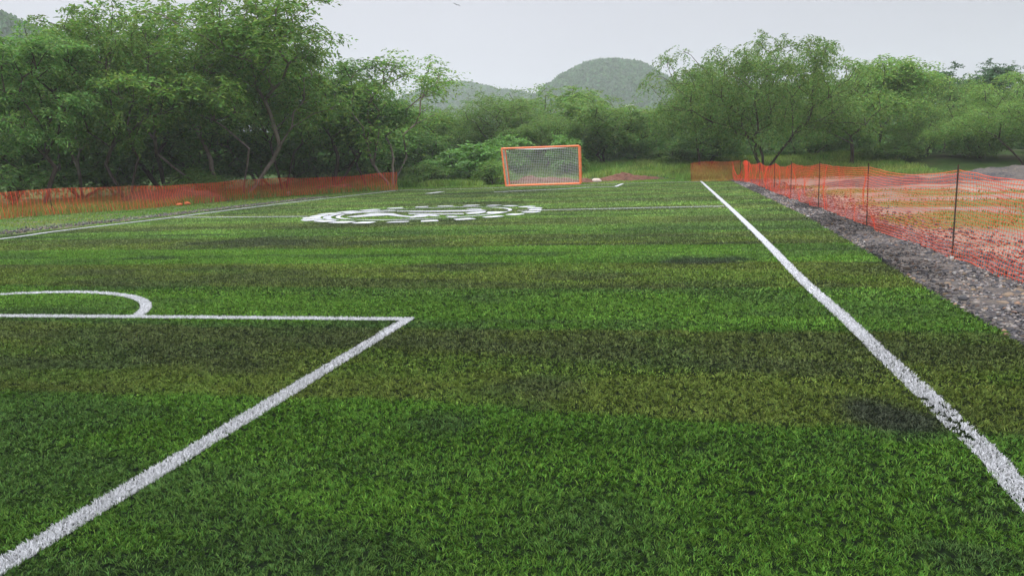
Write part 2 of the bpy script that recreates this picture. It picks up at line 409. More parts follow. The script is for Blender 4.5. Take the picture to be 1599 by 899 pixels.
for (y0, y1, dens, wd, hh, per) in ZONES:
    tx, ty = scatter(y0, y1, dens)
    nt_ = len(tx); lean_t = fbm(tx * 5, ty * 5, 2) * 14 + rng.normal(0, 1.6, nt_); tone = np.clip(rng.normal(1, .26 if y0 < 8 else .15, nt_), .4, 1.6); ht = rng.uniform(.65, 1.25, nt_)
    rep_ = lambda a: np.repeat(a, per)
    rad_ = .0035 + wd * .8
    x = rep_(tx) + rng.normal(0, rad_, nt_ * per); y = rep_(ty) + rng.normal(0, rad_, nt_ * per)
    grow = rng.normal(-.004, .010, len(x))
    k = ~(on_lines(x, y, grow) | on_emblem(x, y))
    x, y = x[k], y[k]
    la = rep_(lean_t)[k] + rng.normal(0, .75, len(x)); tn = rep_(tone)[k]
    V, Fc = blades(len(x), x, y, hh * rep_(ht)[k], wd * (.75 + .5 * rng.random(len(x))), .004, 1.5, la=la)
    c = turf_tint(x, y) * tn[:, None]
    # single blades of the other shade
    sw = rng.random(len(x)) < .10
    c[sw] = c[sw] * np.array([1.5, 1.35, 1.4])
    sw = rng.random(len(x)) < .12
    c[sw] = c[sw] * .45
    Vg.append(V); Fg4.append(Fc[0] + off); Fg3.append(Fc[1] + off); Cg.append(np.repeat(c, 5, axis=0)); off += len(V)
me = np_mesh('turf_grass', np.vstack(Vg), [np.vstack(Fg4), np.vstack(Fg3)], M['blade'], np.vstack(Cg))
o = link('turf_grass', me); tag(o, 'artificial turf blades in bright green and olive bands', kind='stuff')
del Vg, Fg4, Fg3, Cg

# turf backing
xs = np.linspace(0, 1, 150); ys = np.linspace(-4, 46.5, 420)
YY, UU = np.meshgrid(ys, xs, indexing='ij')
XX = TX0 + UU * (turf_right(YY) - TX0)
V = np.stack([XX.ravel(), YY.ravel(), np.full(XX.size, .0)], 1)
def gridf(ny, nx):
    i = np.arange(ny - 1)[:, None] * nx + np.arange(nx - 1)[None]
    i = i.ravel(); return np.stack([i, i + 1, i + nx + 1, i + nx], 1)
c = turf_tint(V[:, 0], V[:, 1]) * (.13 + .5 * sstep(6, 16, V[:, 1]))[:, None] + np.array([.003, .004, .0035])   # green backing full of dark crumb, lightened far off to offset blade self-shadow
# slightly raised above the surroundings, with a thin edge
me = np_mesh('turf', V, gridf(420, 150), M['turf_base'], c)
o = link('turf', me, loc=(0, 0, .004)); tag(o, 'artificial turf football pitch in green and olive stripes', kind='structure')

# painted lines: a painted strip with the painted blades standing on it
for nm, P, wd, lb in LINES:
    d = np.gradient(P, axis=0); d /= np.linalg.norm(d, axis=1)[:, None] + 1e-9
    nrm = np.stack([-d[:, 1], d[:, 0]], 1)
    jit = (wd / 2 * (.9 + .1 * rng.random(len(P))) * np.interp(P[:, 1], [6.3, 8], [.6, 1]))[:, None]
    A = P + nrm * jit; B = P - nrm * jit
    zz = np.interp(P[:, 1], [6, 8, 15, 20], [.0065, .009, .024, .028])
    V0 = np.vstack([np.c_[A, zz], np.c_[B, zz]])
    n = len(P); i = np.arange(n - 1); i = i[P[:-1, 1] > 6.3]; F0 = np.stack([i, i + 1, n + i + 1, n + i], 1)
    Vs, F4, F3 = [V0], [F0], []; off = len(V0)
    L = np.linalg.norm(np.diff(P, axis=0), axis=1); cum = np.r_[0, np.cumsum(L)]
    for (y0, y1, dens, bw, hh, per) in ZONES:
        dens = dens * per * .9
        tot = cum[-1]; nb = int(tot * wd * 1.3 * dens * 1.7)
        s = rng.random(nb) * tot; u = (rng.random(nb) - .5) * 1.25
        px = np.interp(s, cum, P[:, 0]); py = np.interp(s, cum, P[:, 1])
        nx = np.interp(s, cum, nrm[:, 0]); ny = np.interp(s, cum, nrm[:, 1])
        wl = wd * (1 + .25 * (fbm(s * 1.2, s * 0 + 3, 3) - .5))
        keep = rng.random(nb) > sstep(.9, 1.1, np.abs(u) * 2)
        x = px + nx * u * wl; y = py + ny * u * wl
        # worn places where crumb lies on the paint
        wear = fbm(x * 38, y * 38, 2)
        lo, hi = view_x(y)
        k = keep & (y >= y0) & (y < y1) & (x > lo) & (x < hi + .5) & (wear < .80)
        for (qx, qy, rx, ry, sgt) in PW[:1]:
            k &= ~((((x - qx) / rx) ** 2 + ((y - qy) / ry) ** 2 < 1.7) & (wear > .52))
        x, y = x[k], y[k]
        if len(x) == 0: continue
        Vb, Fb = blades(len(x), x, y, hh * 1.05, bw * 1.25, .006, 1.1)
        Vs.append(Vb); F4.append(Fb[0] + off); F3.append(Fb[1] + off); off += len(Vb)
    me = np_mesh(nm, np.vstack(Vs), [np.vstack(F4)] + ([np.vstack(F3)] if F3 else []), M['paint'])
    o = link(nm, me); tag(o, lb, kind='structure')

# emblem: painted patches of turf
Vs, F4, F3 = [], [], []; off = 0; emb_ngons = []
for P in EMB:
    P = np.array(P); lo, hi = P.min(0), P.max(0)
    nb = int((hi - lo)[0] * (hi - lo)[1] * 900) + 20
    x = lo[0] + rng.random(nb) * (hi - lo)[0]; y = lo[1] + rng.random(nb) * (hi - lo)[1]
    k = in_poly(x, y, P) & (fbm(x * 5, y * 5, 3) < .68); x, y = x[k], y[k]
    if len(x) == 0: continue
    m_ = len(P); Vs.append(np.c_[P, np.full(m_, .022 + .0006 * EMB.index([tuple(q) for q in P]) if False else .022 + .0004 * (off % 7))]); emb_ngons.append(np.arange(off, off + m_)); off += m_
    Vb, Fb = blades(len(x), x, y, .016, .024, .010, .9)
    Vs.append(Vb); F4.append(Fb[0] + off); F3.append(Fb[1] + off); off += len(Vb)
me = np_mesh('painted_emblem', np.vstack(Vs), [np.vstack(F4), np.vstack(F3)] + [q[None] for q in emb_ngons], M['paint'])
o = link('painted_emblem', me); tag(o, 'round white emblem with a cog-like ring painted on the middle of the turf', kind='structure')

# ------------------------------------------------------------------ ground, verges, gravel
def sheet(name, poly_or_grid, z, mat, kind='structure', label=None):
    o = link(name, poly_or_grid, loc=(0, 0, z)); tag(o, label, kind=kind); return o
def grid_mesh(name, x0, x1, y0, y1, nx, ny, hf, mat, smooth=True):
    X = np.linspace(x0, x1, nx); Y = np.linspace(y0, y1, ny); YY, XX = np.meshgrid(Y, X, indexing='ij')
    Z = hf(XX, YY)
    return np_mesh(name, np.stack([XX.ravel(), YY.ravel(), Z.ravel()], 1), gridf(ny, nx), mat, smooth=smooth)
me = grid_mesh('ground', -900, 900, -300, 1000, 60, 60, lambda x, y: x * 0, M['ground'])
sheet('ground', me, -.07, None, label='rough green ground around the pitch')
# left verge between turf and net; dirt lot on the right
def lf_x(y): return np.interp(y, [0, 15, 23.9, 26.4, 31.6, 39.8, 44.7], [-27.5, -26.4, -25.3, -23.8, -22.8, -21.6, -17.2])
me = grid_mesh('grass_verge', -40, TX0 + .02, -5, 60, 90, 180, lambda x, y: (fbm(x * .8, y * .8, 4) - .5) * .10 * sstep(0, .5, TX0 - x) - .005, M['verge'])
sheet('grass_verge', me, 0, None, label='grassy verge left of the turf')
def patch_z(x, y):
    pz = fbm(x * .35 + 11, y * .55 + 4, 4) * .86
    # the ochre green patches of the photo
    for (px_, py_, rx_, ry_) in [(1560, 345, 2.6, 1.9), (1480, 318, 2.2, 1.5), (1330, 299, 1.6, .8), (1600, 303, 2.5, .8)]:
        q = gnd(px_, py_); pz = np.maximum(pz, .80 - .2 * (((x - q[0]) / rx_) ** 2 + ((y - q[1]) / ry_) ** 2) + .25 * (fbm(x * 1.5, y * 1.5, 3) - .5))
    return pz
me = grid_mesh('dirt_lot', 3.0, 40, -8, 48, 160, 200, lambda x, y: (fbm(x * .5, y * .5, 5) - .5) * .22 * sstep(4.2, 7, x) + .0 * x - .012 + .03 * sstep(3.2, 3.6, x), M['dirt'])
vv = np.empty(len(me.vertices) * 3, np.float32); me.vertices.foreach_get('co', vv); vv = vv.reshape(-1, 3)
gp = sstep(.54, .64, patch_z(vv[:, 0], vv[:, 1]))[:, None]; dn = fbm(vv[:, 0] * 1.1, vv[:, 1] * 1.1, 5)[:, None]
dc = np.array([.20, .163, .125]) * (.55 + .9 * dn) * (1 - gp) + np.array([.125, .140, .045]) * (.7 + .5 * dn) * gp
cc = np.ones((len(vv), 4), np.float32); cc[:, :3] = dc
me.color_attributes.new('tint', 'FLOAT_COLOR', 'POINT').data.foreach_set('color', cc.ravel())
sheet('dirt_lot', me, 0, None, label='bare dirt lot with grass patches beyond the net fence')
me = grid_mesh('far_verge', -75, 60, 46.0, 150, 160, 150, lambda x, y: (fbm(x * .5, y * .5, 4) - .45) * .35 * sstep(46.6, 49, y) - .008 + far_z(x, y), M['ground'])
sheet('far_verge', me, 0, None, label='grassy ground behind the goal')
def gx(y): return turf_right(y) - .04
ysg = np.linspace(-3, 46.4, 500); us = np.linspace(0, 1, 16)
YY, UU = np.meshgrid(ysg, us, indexing='ij')
gw = 3.95 + .5 * fbm(YY * .6, YY * 0 + 2, 3)
XX = gx(YY) + UU * (gw - gx(YY))
ZZ = .032 * np.sin(np.pi * np.clip(UU, 0, 1)) ** .6 + (fbm(XX * 4, YY * 4, 4) - .5) * .05 * sstep(.02, .2, UU)
me = np_mesh('gravel_bed', np.stack([XX.ravel(), YY.ravel(), ZZ.ravel()], 1), gridf(500, 16), M['gravel_bed'], smooth=True)
sheet('gravel_bed', me, .0, None, label='strip of dark gravel between turf and net fence')

# stones
ico_v, ico_f = None, None
def ico():
    t = (1 + 5 ** .5) / 2
    v = np.array([(-1, t, 0), (1, t, 0), (-1, -t, 0), (1, -t, 0), (0, -1, t), (0, 1, t), (0, -1, -t), (0, 1, -t), (t, 0, -1), (t, 0, 1), (-t, 0, -1), (-t, 0, 1)], float)
    v /= np.linalg.norm(v[0])
    f = np.array([(0, 11, 5), (0, 5, 1), (0, 1, 7), (0, 7, 10), (0, 10, 11), (1, 5, 9), (5, 11, 4), (11, 10, 2), (10, 7, 6), (7, 1, 8), (3, 9, 4), (3, 4, 2), (3, 2, 6), (3, 6, 8), (3, 8, 9), (4, 9, 5), (2, 4, 11), (6, 2, 10), (8, 6, 7), (9, 8, 1)])
    return v, f
ico_v, ico_f = ico()
def stones(x, y, z, r, cols):
    n = len(x)
    V = np.repeat(ico_v[None], n, 0) * (1 + .28 * rng.normal(size=(n, 12, 1)).clip(-1.5, 1.5))
    V *= (.6 + .8 * rng.random((n, 1, 3))) * np.array([1, 1, .62])
    a = rng.random(n) * 6.28; ca, sa = np.cos(a)[:, None], np.sin(a)[:, None]
    X = V[..., 0] * ca - V[..., 1] * sa; Y = V[..., 0] * sa + V[..., 1] * ca
    V = np.stack([X, Y, V[..., 2]], 2) * r[:, None, None] + np.stack([x, y, z], 1)[:, None]
    Fc = (np.arange(n)[:, None, None] * 12 + ico_f[None]).reshape(-1, 3)
    return V.reshape(-1, 3), Fc, np.repeat(cols, 12, 0)
def stone_cols(n, x=None, y=None):
    pal = np.array([(.13, .12, .12), (.085, .085, .09), (.20, .185, .175), (.28, .25, .22), (.055, .055, .06), (.27, .185, .12), (.36, .35, .33), (.17, .13, .10)])
    c = .85 * pal[rng.choice(8, n, p=[.23, .18, .2, .12, .13, .05, .02, .07])]
    if x is not None:
        dk = sstep(.5, .62, fbm(x * 1.1 + 8, y * .45 + 3, 4))[:, None]; c = c * (1 - .6 * dk)
    return c
n = 42000
y = 5 + 41 * rng.random(n) ** 1.7; u = rng.random(n)
x = gx(y) - .0 + u * (4.35 - gx(y)) + (rng.random(n) < .2) * rng.random(n) * 1.4
r = (.007 + .013 * rng.random(n) ** 2 + (rng.random(n) < .03) * .012) * (1 + y * .025)
z = .032 * np.sin(np.pi * np.clip(u, 0, 1)) ** .6 + r * .2
V, Fc, c = stones(x, y, z, r, stone_cols(n, x, y))
o = link('gravel', np_mesh('gravel', V, Fc, M['stone'], c)); tag(o, 'loose grey gravel along the edge of the turf', kind='stuff')
# gravel by the left line
n = 4500
y = 15 + 22 * rng.random(n); x = TX0 - .15 - (np.abs(rng.normal(0, .55, n))) - .6 * np.clip((24 - y) / 8, 0, 1) * rng.random(n) * 2
r = .014 + .02 * rng.random(n) ** 2
V, Fc, c = stones(x, y, r * .2 + .015, r, stone_cols(n) * .9)
o = link('gravel', np_mesh('gravel', V, Fc, M['stone'], c)); tag(o, 'pale rubble stones beside the left white line', kind='stuff')
# stones scattered in the dirt lot
n = 4000
y = 6 + 40 * rng.random(n); x = 4.2 + 22 * rng.random(n)
r = .01 + .022 * rng.random(n) ** 3
V, Fc, c = stones(x, y, r * .2 + .01 + (fbm(x * .5, y * .5, 5) - .5) * .22 * sstep(4.2, 7, x), r, stone_cols(n) * 1.3 + np.array([.05, .03, .01]))
o = link('gravel', np_mesh('gravel', V, Fc, M['stone'], c)); tag(o, 'scattered stones on the dirt lot', kind='stuff')

def rock_mesh(name, r, mat, sq=(1, 1, .6), seed=1):
    import bmesh
    bm = bmesh.new(); bmesh.ops.create_icosphere(bm, subdivisions=3, radius=1)
    rs = random.Random(seed); ax = [Vector((rs.uniform(-1, 1), rs.uniform(-1, 1), rs.uniform(-1, 1))).normalized() for _ in range(9)]
    for v in bm.verts:
        d = v.co.normalized(); s = 1.0
        for a in ax:
            q = d.dot(a)
            if q > .72: s = min(s, .8 / max(q, .5))
        v.co = Vector((d.x * sq[0], d.y * sq[1], d.z * sq[2])) * r * s
    me = bpy.data.meshes.new(name); bm.to_mesh(me); bm.free(); me.materials.append(mat)
    return me
ROCKS = [((1590, 459), .075, 'rock', 'largest ochre rock on the gravel at the right edge of the photo'),
         ((1574, 466), .085, 'rock', 'flat ochre rock on the gravel just left of the largest one'),
         ((1514, 442), .05, 'rock', 'small ochre rock on the gravel below the second fence post'),
         ((1530, 454), .045, 'rock', 'small tan rock between the flat rock and the net foot'),
         ((1565, 478), .07, 'rock', 'low brown rock in front of the flat ochre rock'),
         ((1480, 446), .045, 'rock', 'tan rock near the turf edge below the nearest post')]
for i, (p, r, mt, lb) in enumerate(ROCKS):
    g = gnd(*p); o = link('rock', rock_mesh('rock', r, M[mt], (1.2, .85, .55), i + 3), loc=(g[0], g[1], .02 + r * .1)); o.scale = (.8,) * 3
    o.rotation_euler = (0, 0, i * 1.3); tag(o, lb, 'rock', 'rocks on the gravel strip')
for i, (p, r, mt, nm, cat, lb) in enumerate([((452, 305.5), .19, 'palerock', 'rock', 'rock', 'pale rounded lump like a ball at the foot of the left net'),
      ((280, 322), .13, 'brick', 'brick_chunk', 'brick', 'orange brick chunk lying behind the left net, nearer the viewer'),
      ((292, 320.5), .15, 'brick', 'brick_chunk', 'brick', 'wider orange brick chunk behind the left net beside the other'),
      ((534, 297.5), .09, 'palerock', 'rock', 'rock', 'small pale stone seen through the left net, the left one of two'),
      ((543, 298.5), .10, 'palerock', 'rock', 'rock', 'small pale stone seen through the left net, the right one of two'),
      ((595, 281), .12, 'palerock', 'rock', 'rock', 'pale stone in the weeds between the two trunks behind the net end'),
      ((932, 285.5), .26, 'palerock', 'concrete_chunk', 'rubble', 'whitish chunk lying by the soil heap right of the goal'),
      ((771, 287.5), .10, 'palerock', 'rock', 'rock', 'pale stone in the grass left of the goal')]):
    g = gnd(*p); o = link(nm, rock_mesh(nm, r, M[mt], (1.3, 1, .7) if nm != 'rock' else (1, 1, .9), i + 30), loc=(g[0], g[1], r * .5)); tag(o, lb, cat)

# heaps
def heap(name, cx, cy, rx, ry, h, mat, rz, label, cat, seed, kind=None, lump=.7, n=90):
    g = np.linspace(-1, 1, n); YY, XX = np.meshgrid(g, g, indexing='ij')
    rr = np.sqrt(XX ** 2 + YY ** 2)
    Z = h * np.clip(1 - rr ** 1.7, 0, 1) * (1 - lump + 2 * lump * fbm(XX * rx + seed, YY * ry * 1.6 + seed, 5)) + .16 * h * (fbm(XX * rx * 5, YY * ry * 5 + seed, 4) - .5) - .06 * sstep(.8, 1.2, rr) - .02
    V = np.stack([XX.ravel() * rx, YY.ravel() * ry, Z.ravel()], 1)
    o = link(name, np_mesh(name, V, gridf(n, n), mat, smooth=False), loc=(cx, cy, 0)); o.rotation_euler = (0, 0, rz)
    tag(o, label, cat, kind=kind); return o
p = at(975, 50); heap('soil_heap', p[0], p[1], 3.3, 1.0, .42, M['soil'], .12, 'long low heap of reddish brown soil right of the goal', 'soil heap', 3)
p = at(915, 47.8); heap('soil_heap', p[0], p[1], 1.1, .7, .35, M['soil'], 0, 'small reddish soil heap touching the right goal post', 'soil heap', 8)
p = at(845, 50.5); heap('soil_heap', p[0], p[1], 3.2, 1.0, .45, M['soil'], -.1, 'pinkish soil and rubble heap seen through the goal net', 'soil heap', 13)
p = at(265, 37.5); heap('soil_heap', p[0], p[1], 3.2, 1.6, .75, M['soil'], .5, 'reddish soil heap behind the left net', 'soil heap', 21)
p = at(520, 47.5); heap('soil_heap', p[0], p[1], 2.0, 1.1, .5, M['soil'], .5, 'reddish soil mound behind the left net towards its far end', 'soil heap', 22)
p = gnd(1600, 279); heap('gravel_pile', p[0] + 1.5, p[1], 6.0, 2.4, .62, M['gravel_bed'], -.1, 'grey gravel pile beyond the dirt lot at the right edge', 'gravel pile', 31)
p = gnd(1390, 289); heap('gravel_pile', p[0], p[1], 3.6, .9, .34, M['gravel_bed'], -.1, 'low dark gravel ridge on the dirt lot behind the net', 'gravel pile', 37)

# ------------------------------------------------------------------ grass and weeds outside the turf
def weeds(name, x, y, h, wd, cols, label, zoff=0.0, lean=.7):
    V, Fc = blades(len(x), x, y, h, wd, zoff, lean)
    o = link(name, np_mesh(name, V, Fc, M['weed'], np.repeat(cols, 5, 0))); tag(o, label, kind='stuff'); return o
def weed_cols(n, x, y, a=(.10, .22, .035), b=(.21, .25, .06)):
    t = np.clip(fbm(x * .5, y * .5, 3)[:, None] * 1.6 - .3 + rng.normal(0, .15, (n, 1)), 0, 1)
    return np.array(a) * (1 - t) + np.array(b) * t
n = 110000
x = -30 + 45 * rng.random(n); y = 46.3 + 22 * rng.random(n) ** 1.3
cl = fbm(x * .45, y * .45, 3)
k = (rng.random(n) < .25 + 1.3 * cl) & ~((x > 3.0) & (y < 48)) ; x, y, cl = x[k], y[k], cl[k]
hh = np.where(y < 47.6, .12, .25 + .75 * np.clip(cl - .25, 0, 1)) * (1 - .0)
soil = np.zeros(len(x), bool)
for px_, D_, rx_, ry_ in [(975, 50, 3.1, 1.3), (915, 47.8, 1, .8), (845, 50.5, 3, 1.2)]:
    q = at(px_, D_); soil |= ((x - q[0]) / rx_) ** 2 + ((y - q[1]) / ry_) ** 2 < 1
# keep the strip before the heaps low so they show
front = (x > -12.5) & (x < 0) & (y < 51)
hh = np.where(front, .11, hh)
k = ~soil; x, y, hh = x[k], y[k], hh[k]
weeds('tall_grass', x, y, hh, .045, weed_cols(len(x), x, y, (.12, .26, .045), (.26, .33, .08)), 'tall green weeds growing behind the goal and end line', far_z(x, y) - .03)
n = 45000
x = -34 + 16.2 * rng.random(n); y = 10 + 40 * rng.random(n)
k = (x < TX0 - .1) & (rng.random(n) < .2 + 1.2 * fbm(x * .7, y * .7, 3))
gb = (x > TX0 - 1.3 - .9 * np.clip((26 - y) / 6, 0, 1)) & (y < 37); k &= ~(gb & (rng.random(n) < .8)); x, y = x[k], y[k]
hh = np.where(x > lf_x(y) + .2, .07, .22 + .35 * fbm(x, y, 2))
vc = weed_cols(len(x), x, y);
weeds('verge_grass', x, y, hh, .03, vc, 'green grass and weeds on both sides of the left net')
n = 60000
x = 4.2 + 26 * rng.random(n); y = 6 + 44 * rng.random(n)
pz = patch_z(x, y)
k = (pz > .585) | (y > 45) ; x, y = x[k], y[k]
weeds('lot_grass', x, y, .07 + .12 * (y > 44), .022, weed_cols(len(x), x, y, (.11, .16, .035), (.20, .21, .055)), 'yellowish green grass patches on the dirt lot',
      0.0 + 0 * x[0], .9)
bpy.data.objects['lot_grass'].location.z = .03

# ------------------------------------------------------------------ safety nets
def net_strands(path, zb, zt, rows, dx, rh, rv, top_thick=1.0, top_rows=5, wob=.02, seed=0, skew=.05):
    """a mesh of plastic strands along a ground path; each strand a three-sided bar"""
    P = np.array(path, float); L = np.r_[0, np.cumsum(np.linalg.norm(np.diff(P[:, :2], axis=0), axis=1))]
    n = int(L[-1] / dx) + 1; s = np.linspace(0, L[-1], n)
    X = np.interp(s, L, P[:, 0]); Y = np.interp(s, L, P[:, 1]); d = np.gradient(np.stack([X, Y], 1), axis=0); d /= np.linalg.norm(d, axis=1)[:, None]
    nr = np.stack([-d[:, 1], d[:, 0]], 1)
    zb_, zt_ = zb(s), zt(s)
    v = np.linspace(0, 1, rows)
    u = v[None] + 0 * s[:, None]
    bulge = wob * (vnoise(s[:, None] * 1.1 + seed, u * 2.2 + seed) - .5) * 2 * (1 - u ** 6) + wob * .5 * (vnoise(s[:, None] * 3.3 + seed, u * 5) - .5)
    sk = skew * (vnoise(s[:, None] * .8 + 9 + seed, u * 3) - .5)
    G = np.stack([X[:, None] + nr[:, :1] * bulge + d[:, :1] * sk, Y[:, None] + nr[:, 1:] * bulge + d[:, 1:] * sk,
                  zb_[:, None] + (zt_ - zb_)[:, None] * u + .012 * (vnoise(s[:, None] * 2, u * 9 + 4) - .5)], 2)   # n, rows, 3
    Vs, Fs = [], []; off = 0
    def bars(A, B, ax1, ax2, r):
        nonlocal off
        A = A.reshape(-1, 3); B = B.reshape(-1, 3); m = len(A)
        ax1 = np.broadcast_to(ax1, A.shape) if ax1.ndim == 1 else ax1.reshape(-1, 3)
        ax2 = np.broadcast_to(ax2, A.shape) if ax2.ndim == 1 else ax2.reshape(-1, 3)
        r = np.broadcast_to(r, (m,))[:, None] if np.ndim(r) <= 1 else r.reshape(-1, 1)
        o3 = [ax1 * r, (-.5 * ax1 + .5 * ax2) * r, (-.5 * ax1 - .5 * ax2) * r]
        Vv = np.stack([A + o3[0], A + o3[1], A + o3[2], B + o3[0], B + o3[1], B + o3[2]], 1).reshape(-1, 3)
        i = np.arange(m)[:, None] * 6
        Fs.append(np.vstack([i + np.array([[0, 1, 4, 3]]), i + np.array([[1, 2, 5, 4]]), i + np.array([[2, 0, 3, 5]])]) + off)
        Vs.append(Vv); off += len(Vv)
    n3 = np.c_[nr, np.zeros(n)]; z3 = np.array([0, 0, 1.0]); d3 = np.c_[d, np.zeros(n)]
    thick = np.ones(rows); thick[-top_rows:] = top_thick; thick[-1] = max(top_thick, 1.3); thick[0] = 1.5
    if rh > 0:
        A, B = G[:-1], G[1:]
        rr = np.broadcast_to(rh * thick[None, :, None], (n - 1, rows, 1))
        bars(A, B, z3, np.broadcast_to(n3[:-1, None], A.shape), rr)
    if rv is not None:
        A, B = G[:, :-1], G[:, 1:]
        rvv = rv(s) if callable(rv) else np.full(n, rv)
        rr = np.broadcast_to(rvv[:, None, None], (n, rows - 1, 1))
        bars(A, B, np.broadcast_to(d3[:, None], A.shape), np.broadcast_to(n3[:, None], A.shape), rr)
    return np.vstack(Vs), np.vstack(Fs)
def bar_mesh(name, A, B, r0, r1, mat, sides=8):
    A, B = Vector(A), Vector(B); d = (B - A).normalized()
    a = d.orthogonal().normalized(); b = d.cross(a)
    V = []; 
    for P, r in ((A, r0), (B, r1)):
        for i in range(sides):
            t = 2 * math.pi * i / sides; V.append(P + (a * math.cos(t) + b * math.sin(t)) * r)
    Fq = [[i, (i + 1) % sides, sides + (i + 1) % sides, sides + i] for i in range(sides)]
    me = bpy.data.meshes.new(name); me.from_pydata(V, [], Fq + [list(range(sides))[::-1], list(range(sides, 2 * sides))]); me.materials.append(mat)
    return me

# right fence
posts = [(3.66, 1.9), (3.68, 6.4), (3.64, 10.95), (3.64, 15.6), (3.72, 21.2), (3.64, 25.6), (3.66, 29.9), (3.74, 36.0), (3.7, 41.0)]
tops = [1.15, 1.17, 1.22, 1.20, 1.20, 1.18, 1.15, 1.12, 1.05]
rf = empty('net_fence', (3.66, 15, 0)); tag(rf, 'bright orange plastic net fence on thin rods along the gravel, right side', 'fence')
pp = np.array(posts); PL = np.r_[0, np.cumsum(np.linalg.norm(np.diff(pp, axis=0), axis=1))]
def top_r(s):
    base = np.interp(s, PL, tops)
    k = np.clip(np.searchsorted(PL, s, side='right') - 1, 0, len(PL) - 2)
    f = (s - PL[k]) / (PL[k + 1] - PL[k])
    sag = np.array([.10, .07, .10, .045, .08, .14, .14, .08])[k]
    return base - sag * 4 * f * (1 - f) - .02
V, Fc = net_strands([(a, b) for a, b in posts], lambda s: .035 + .02 * np.sin(s * 1.7), top_r, 25, .066, .0040, .0036, 1.3, 6, .07, 3)
V = V - np.array([3.66, 15, 0]); link('net', np_mesh('net', V, Fc, M['net']), rf)
for (x, y), t in zip(posts, tops):
    ln = random.uniform(-.02, .02)
    link('post', bar_mesh('post', (x - 3.66 - .02, y - 15, -.1), (x - 3.66 + ln - .02, y - 15, t + .05), .011, .010, M['rebar']), rf)
# bunched net hanging at the far corner
V, Fc = net_strands([(3.62, 41), (3.55, 41.25), (3.78, 41.4), (3.5, 41.6), (3.72, 41.8), (3.55, 42.0), (3.66, 42.2), (3.5, 42.5)], lambda s: .03 + 0 * s, lambda s: 1.12 + .05 * np.sin(9 * s), 28, .05, .004, .006, 1.5, 5, .12, 8)
link('bunched_net', np_mesh('bunched_net', V - np.array([3.66, 15, 0]), Fc, M['net']), rf)
V, Fc = net_strands([(3.5, 42.5), (3.35, 43.6), (3.2, 45.6)], lambda s: .03 + 0 * s, lambda s: np.interp(s, [0, .5, 1.3, 2.2, 3.2], [1.0, .45, .32, .55, 1.15]), 22, .055, .004, .004, 2.2, 6, .08, 5)
link('sagging_net', np_mesh('sagging_net', V - np.array([3.66, 15, 0]), Fc, M['net']), rf)
# far end panel
a = gnd(1079, 281); b = gnd(1156, 282.5); a = (a[0] * .93, a[1] * .935)
ef = empty('net_fence', (a[0], a[1], 0)); tag(ef, 'short ochre orange net panel at the far right corner of the turf', 'fence')
el_ = math.dist(a, b)
V, Fc = net_strands([(a[0], a[1]), ((a[0] + b[0]) / 2, (a[1] + b[1]) / 2 + .1), b], lambda s: .02 + 0 * s, lambda s: 1.06 + .05 * np.sin(s * 2) + .12 * s / el_, 28, .055, .0035, .005, 1.3, 3, .08, 15)
link('net', np_mesh('net', V - np.array([a[0], a[1], 0]), Fc, M['net_left']), ef)
for q, lx in ((a, .10), (b, .0)):
    link('post', bar_mesh('post', (q[0] - a[0], q[1] - a[1], -.1), (q[0] - a[0] + lx, q[1] - a[1], 1.2), .014, .012, M['rebar']), ef)

# left fence
lp = [(-27.2, 12), (-26.6, 18), (-25.6, 22.5), (-24.4, 26.0), (-23.2, 29.0), (-22.7, 33), (-22.0, 37.5), (-20.6, 41.2), (-18.8, 43.6), (-17.2, 44.8)]
lp = [tuple(q) for q in spline(lp, .5)]
lfe = empty('net_fence', (-24, 26, 0)); tag(lfe, 'long faded orange net fence with upright strands along the left side', 'fence')
def top_l(s): return 1.0 + .05 * np.sin(s * .55) + .015 * np.sin(s * 1.9) + .12 * sstep(30, 37, s)
def bot_l(s): return .03 + .02 * np.sin(s)
V, Fc = net_strands(lp, bot_l, top_l, 24, .055, .0040, .0036, 1.4, 2, .10, 23)
V1, Fc1 = net_strands(lp, bot_l, lambda s: top_l(s) + .015, 14,   .165, 0, .016, 1, 2, .10, 23, skew=.02)
o3 = np.array([-24, 26, 0])
link('net', np_mesh('net', np.vstack([V, V1]) - o3, np.vstack([Fc, Fc1 + len(V)]), M['net_left']), lfe)
for i in range(0, len(lp), 9):
    x, y = lp[i]
    link('post', bar_mesh('post', (x + 24 - .05, y - 26 + .03, -.1), (x + 24 - .05 + random.uniform(-.04, .04), y - 26, 1.12), .018, .014, M['rebar']), lfe)

# ------------------------------------------------------------------ goal
gl, gr = gnd(787, 292.4), gnd(903.5, 288.6)
gl = (gl[0] , 45.7); gl = (gnd(787, 292.4)[0] * 1.006, 45.75); gr = (gnd(903.5, 288.6)[0] * .992, 46.15)
gw_ = math.dist(gl, gr); rz = math.atan2(gr[1] - gl[1], gr[0] - gl[0])
go = empty('football_goal', (gl[0], gl[1], .0), rz); tag(go, 'small orange framed football goal with white net at the far end', 'goal')
HG = 2.34
r_ = .055
BL, BR = (0, 0, r_), (gw_, 0, r_)
TL, TR = (-.20, 0, HG), (gw_ - .04, -.0, HG)
bBL, bBR = (.05, 1.25, r_), (gw_ + .02, 1.25, r_); bTL, bTR = (-.12, .95, HG - .02), (gw_ + .0, .95, HG - .02)
def gb(name, A, B, r=r_): link(name, bar_mesh(name, A, B, r, r, M['goal_paint'], 14), go)
gb('post', BL, TL); gb('post', BR, TR); gb('crossbar', TL, TR); gb('ground_bar', BL, BR, .05)
gb('rear_post', bBL, bTL, .055); gb('rear_post', bBR, bTR, .055); gb('rear_crossbar', bTL, bTR, .03); gb('rear_ground_bar', bBL, bBR, .04)
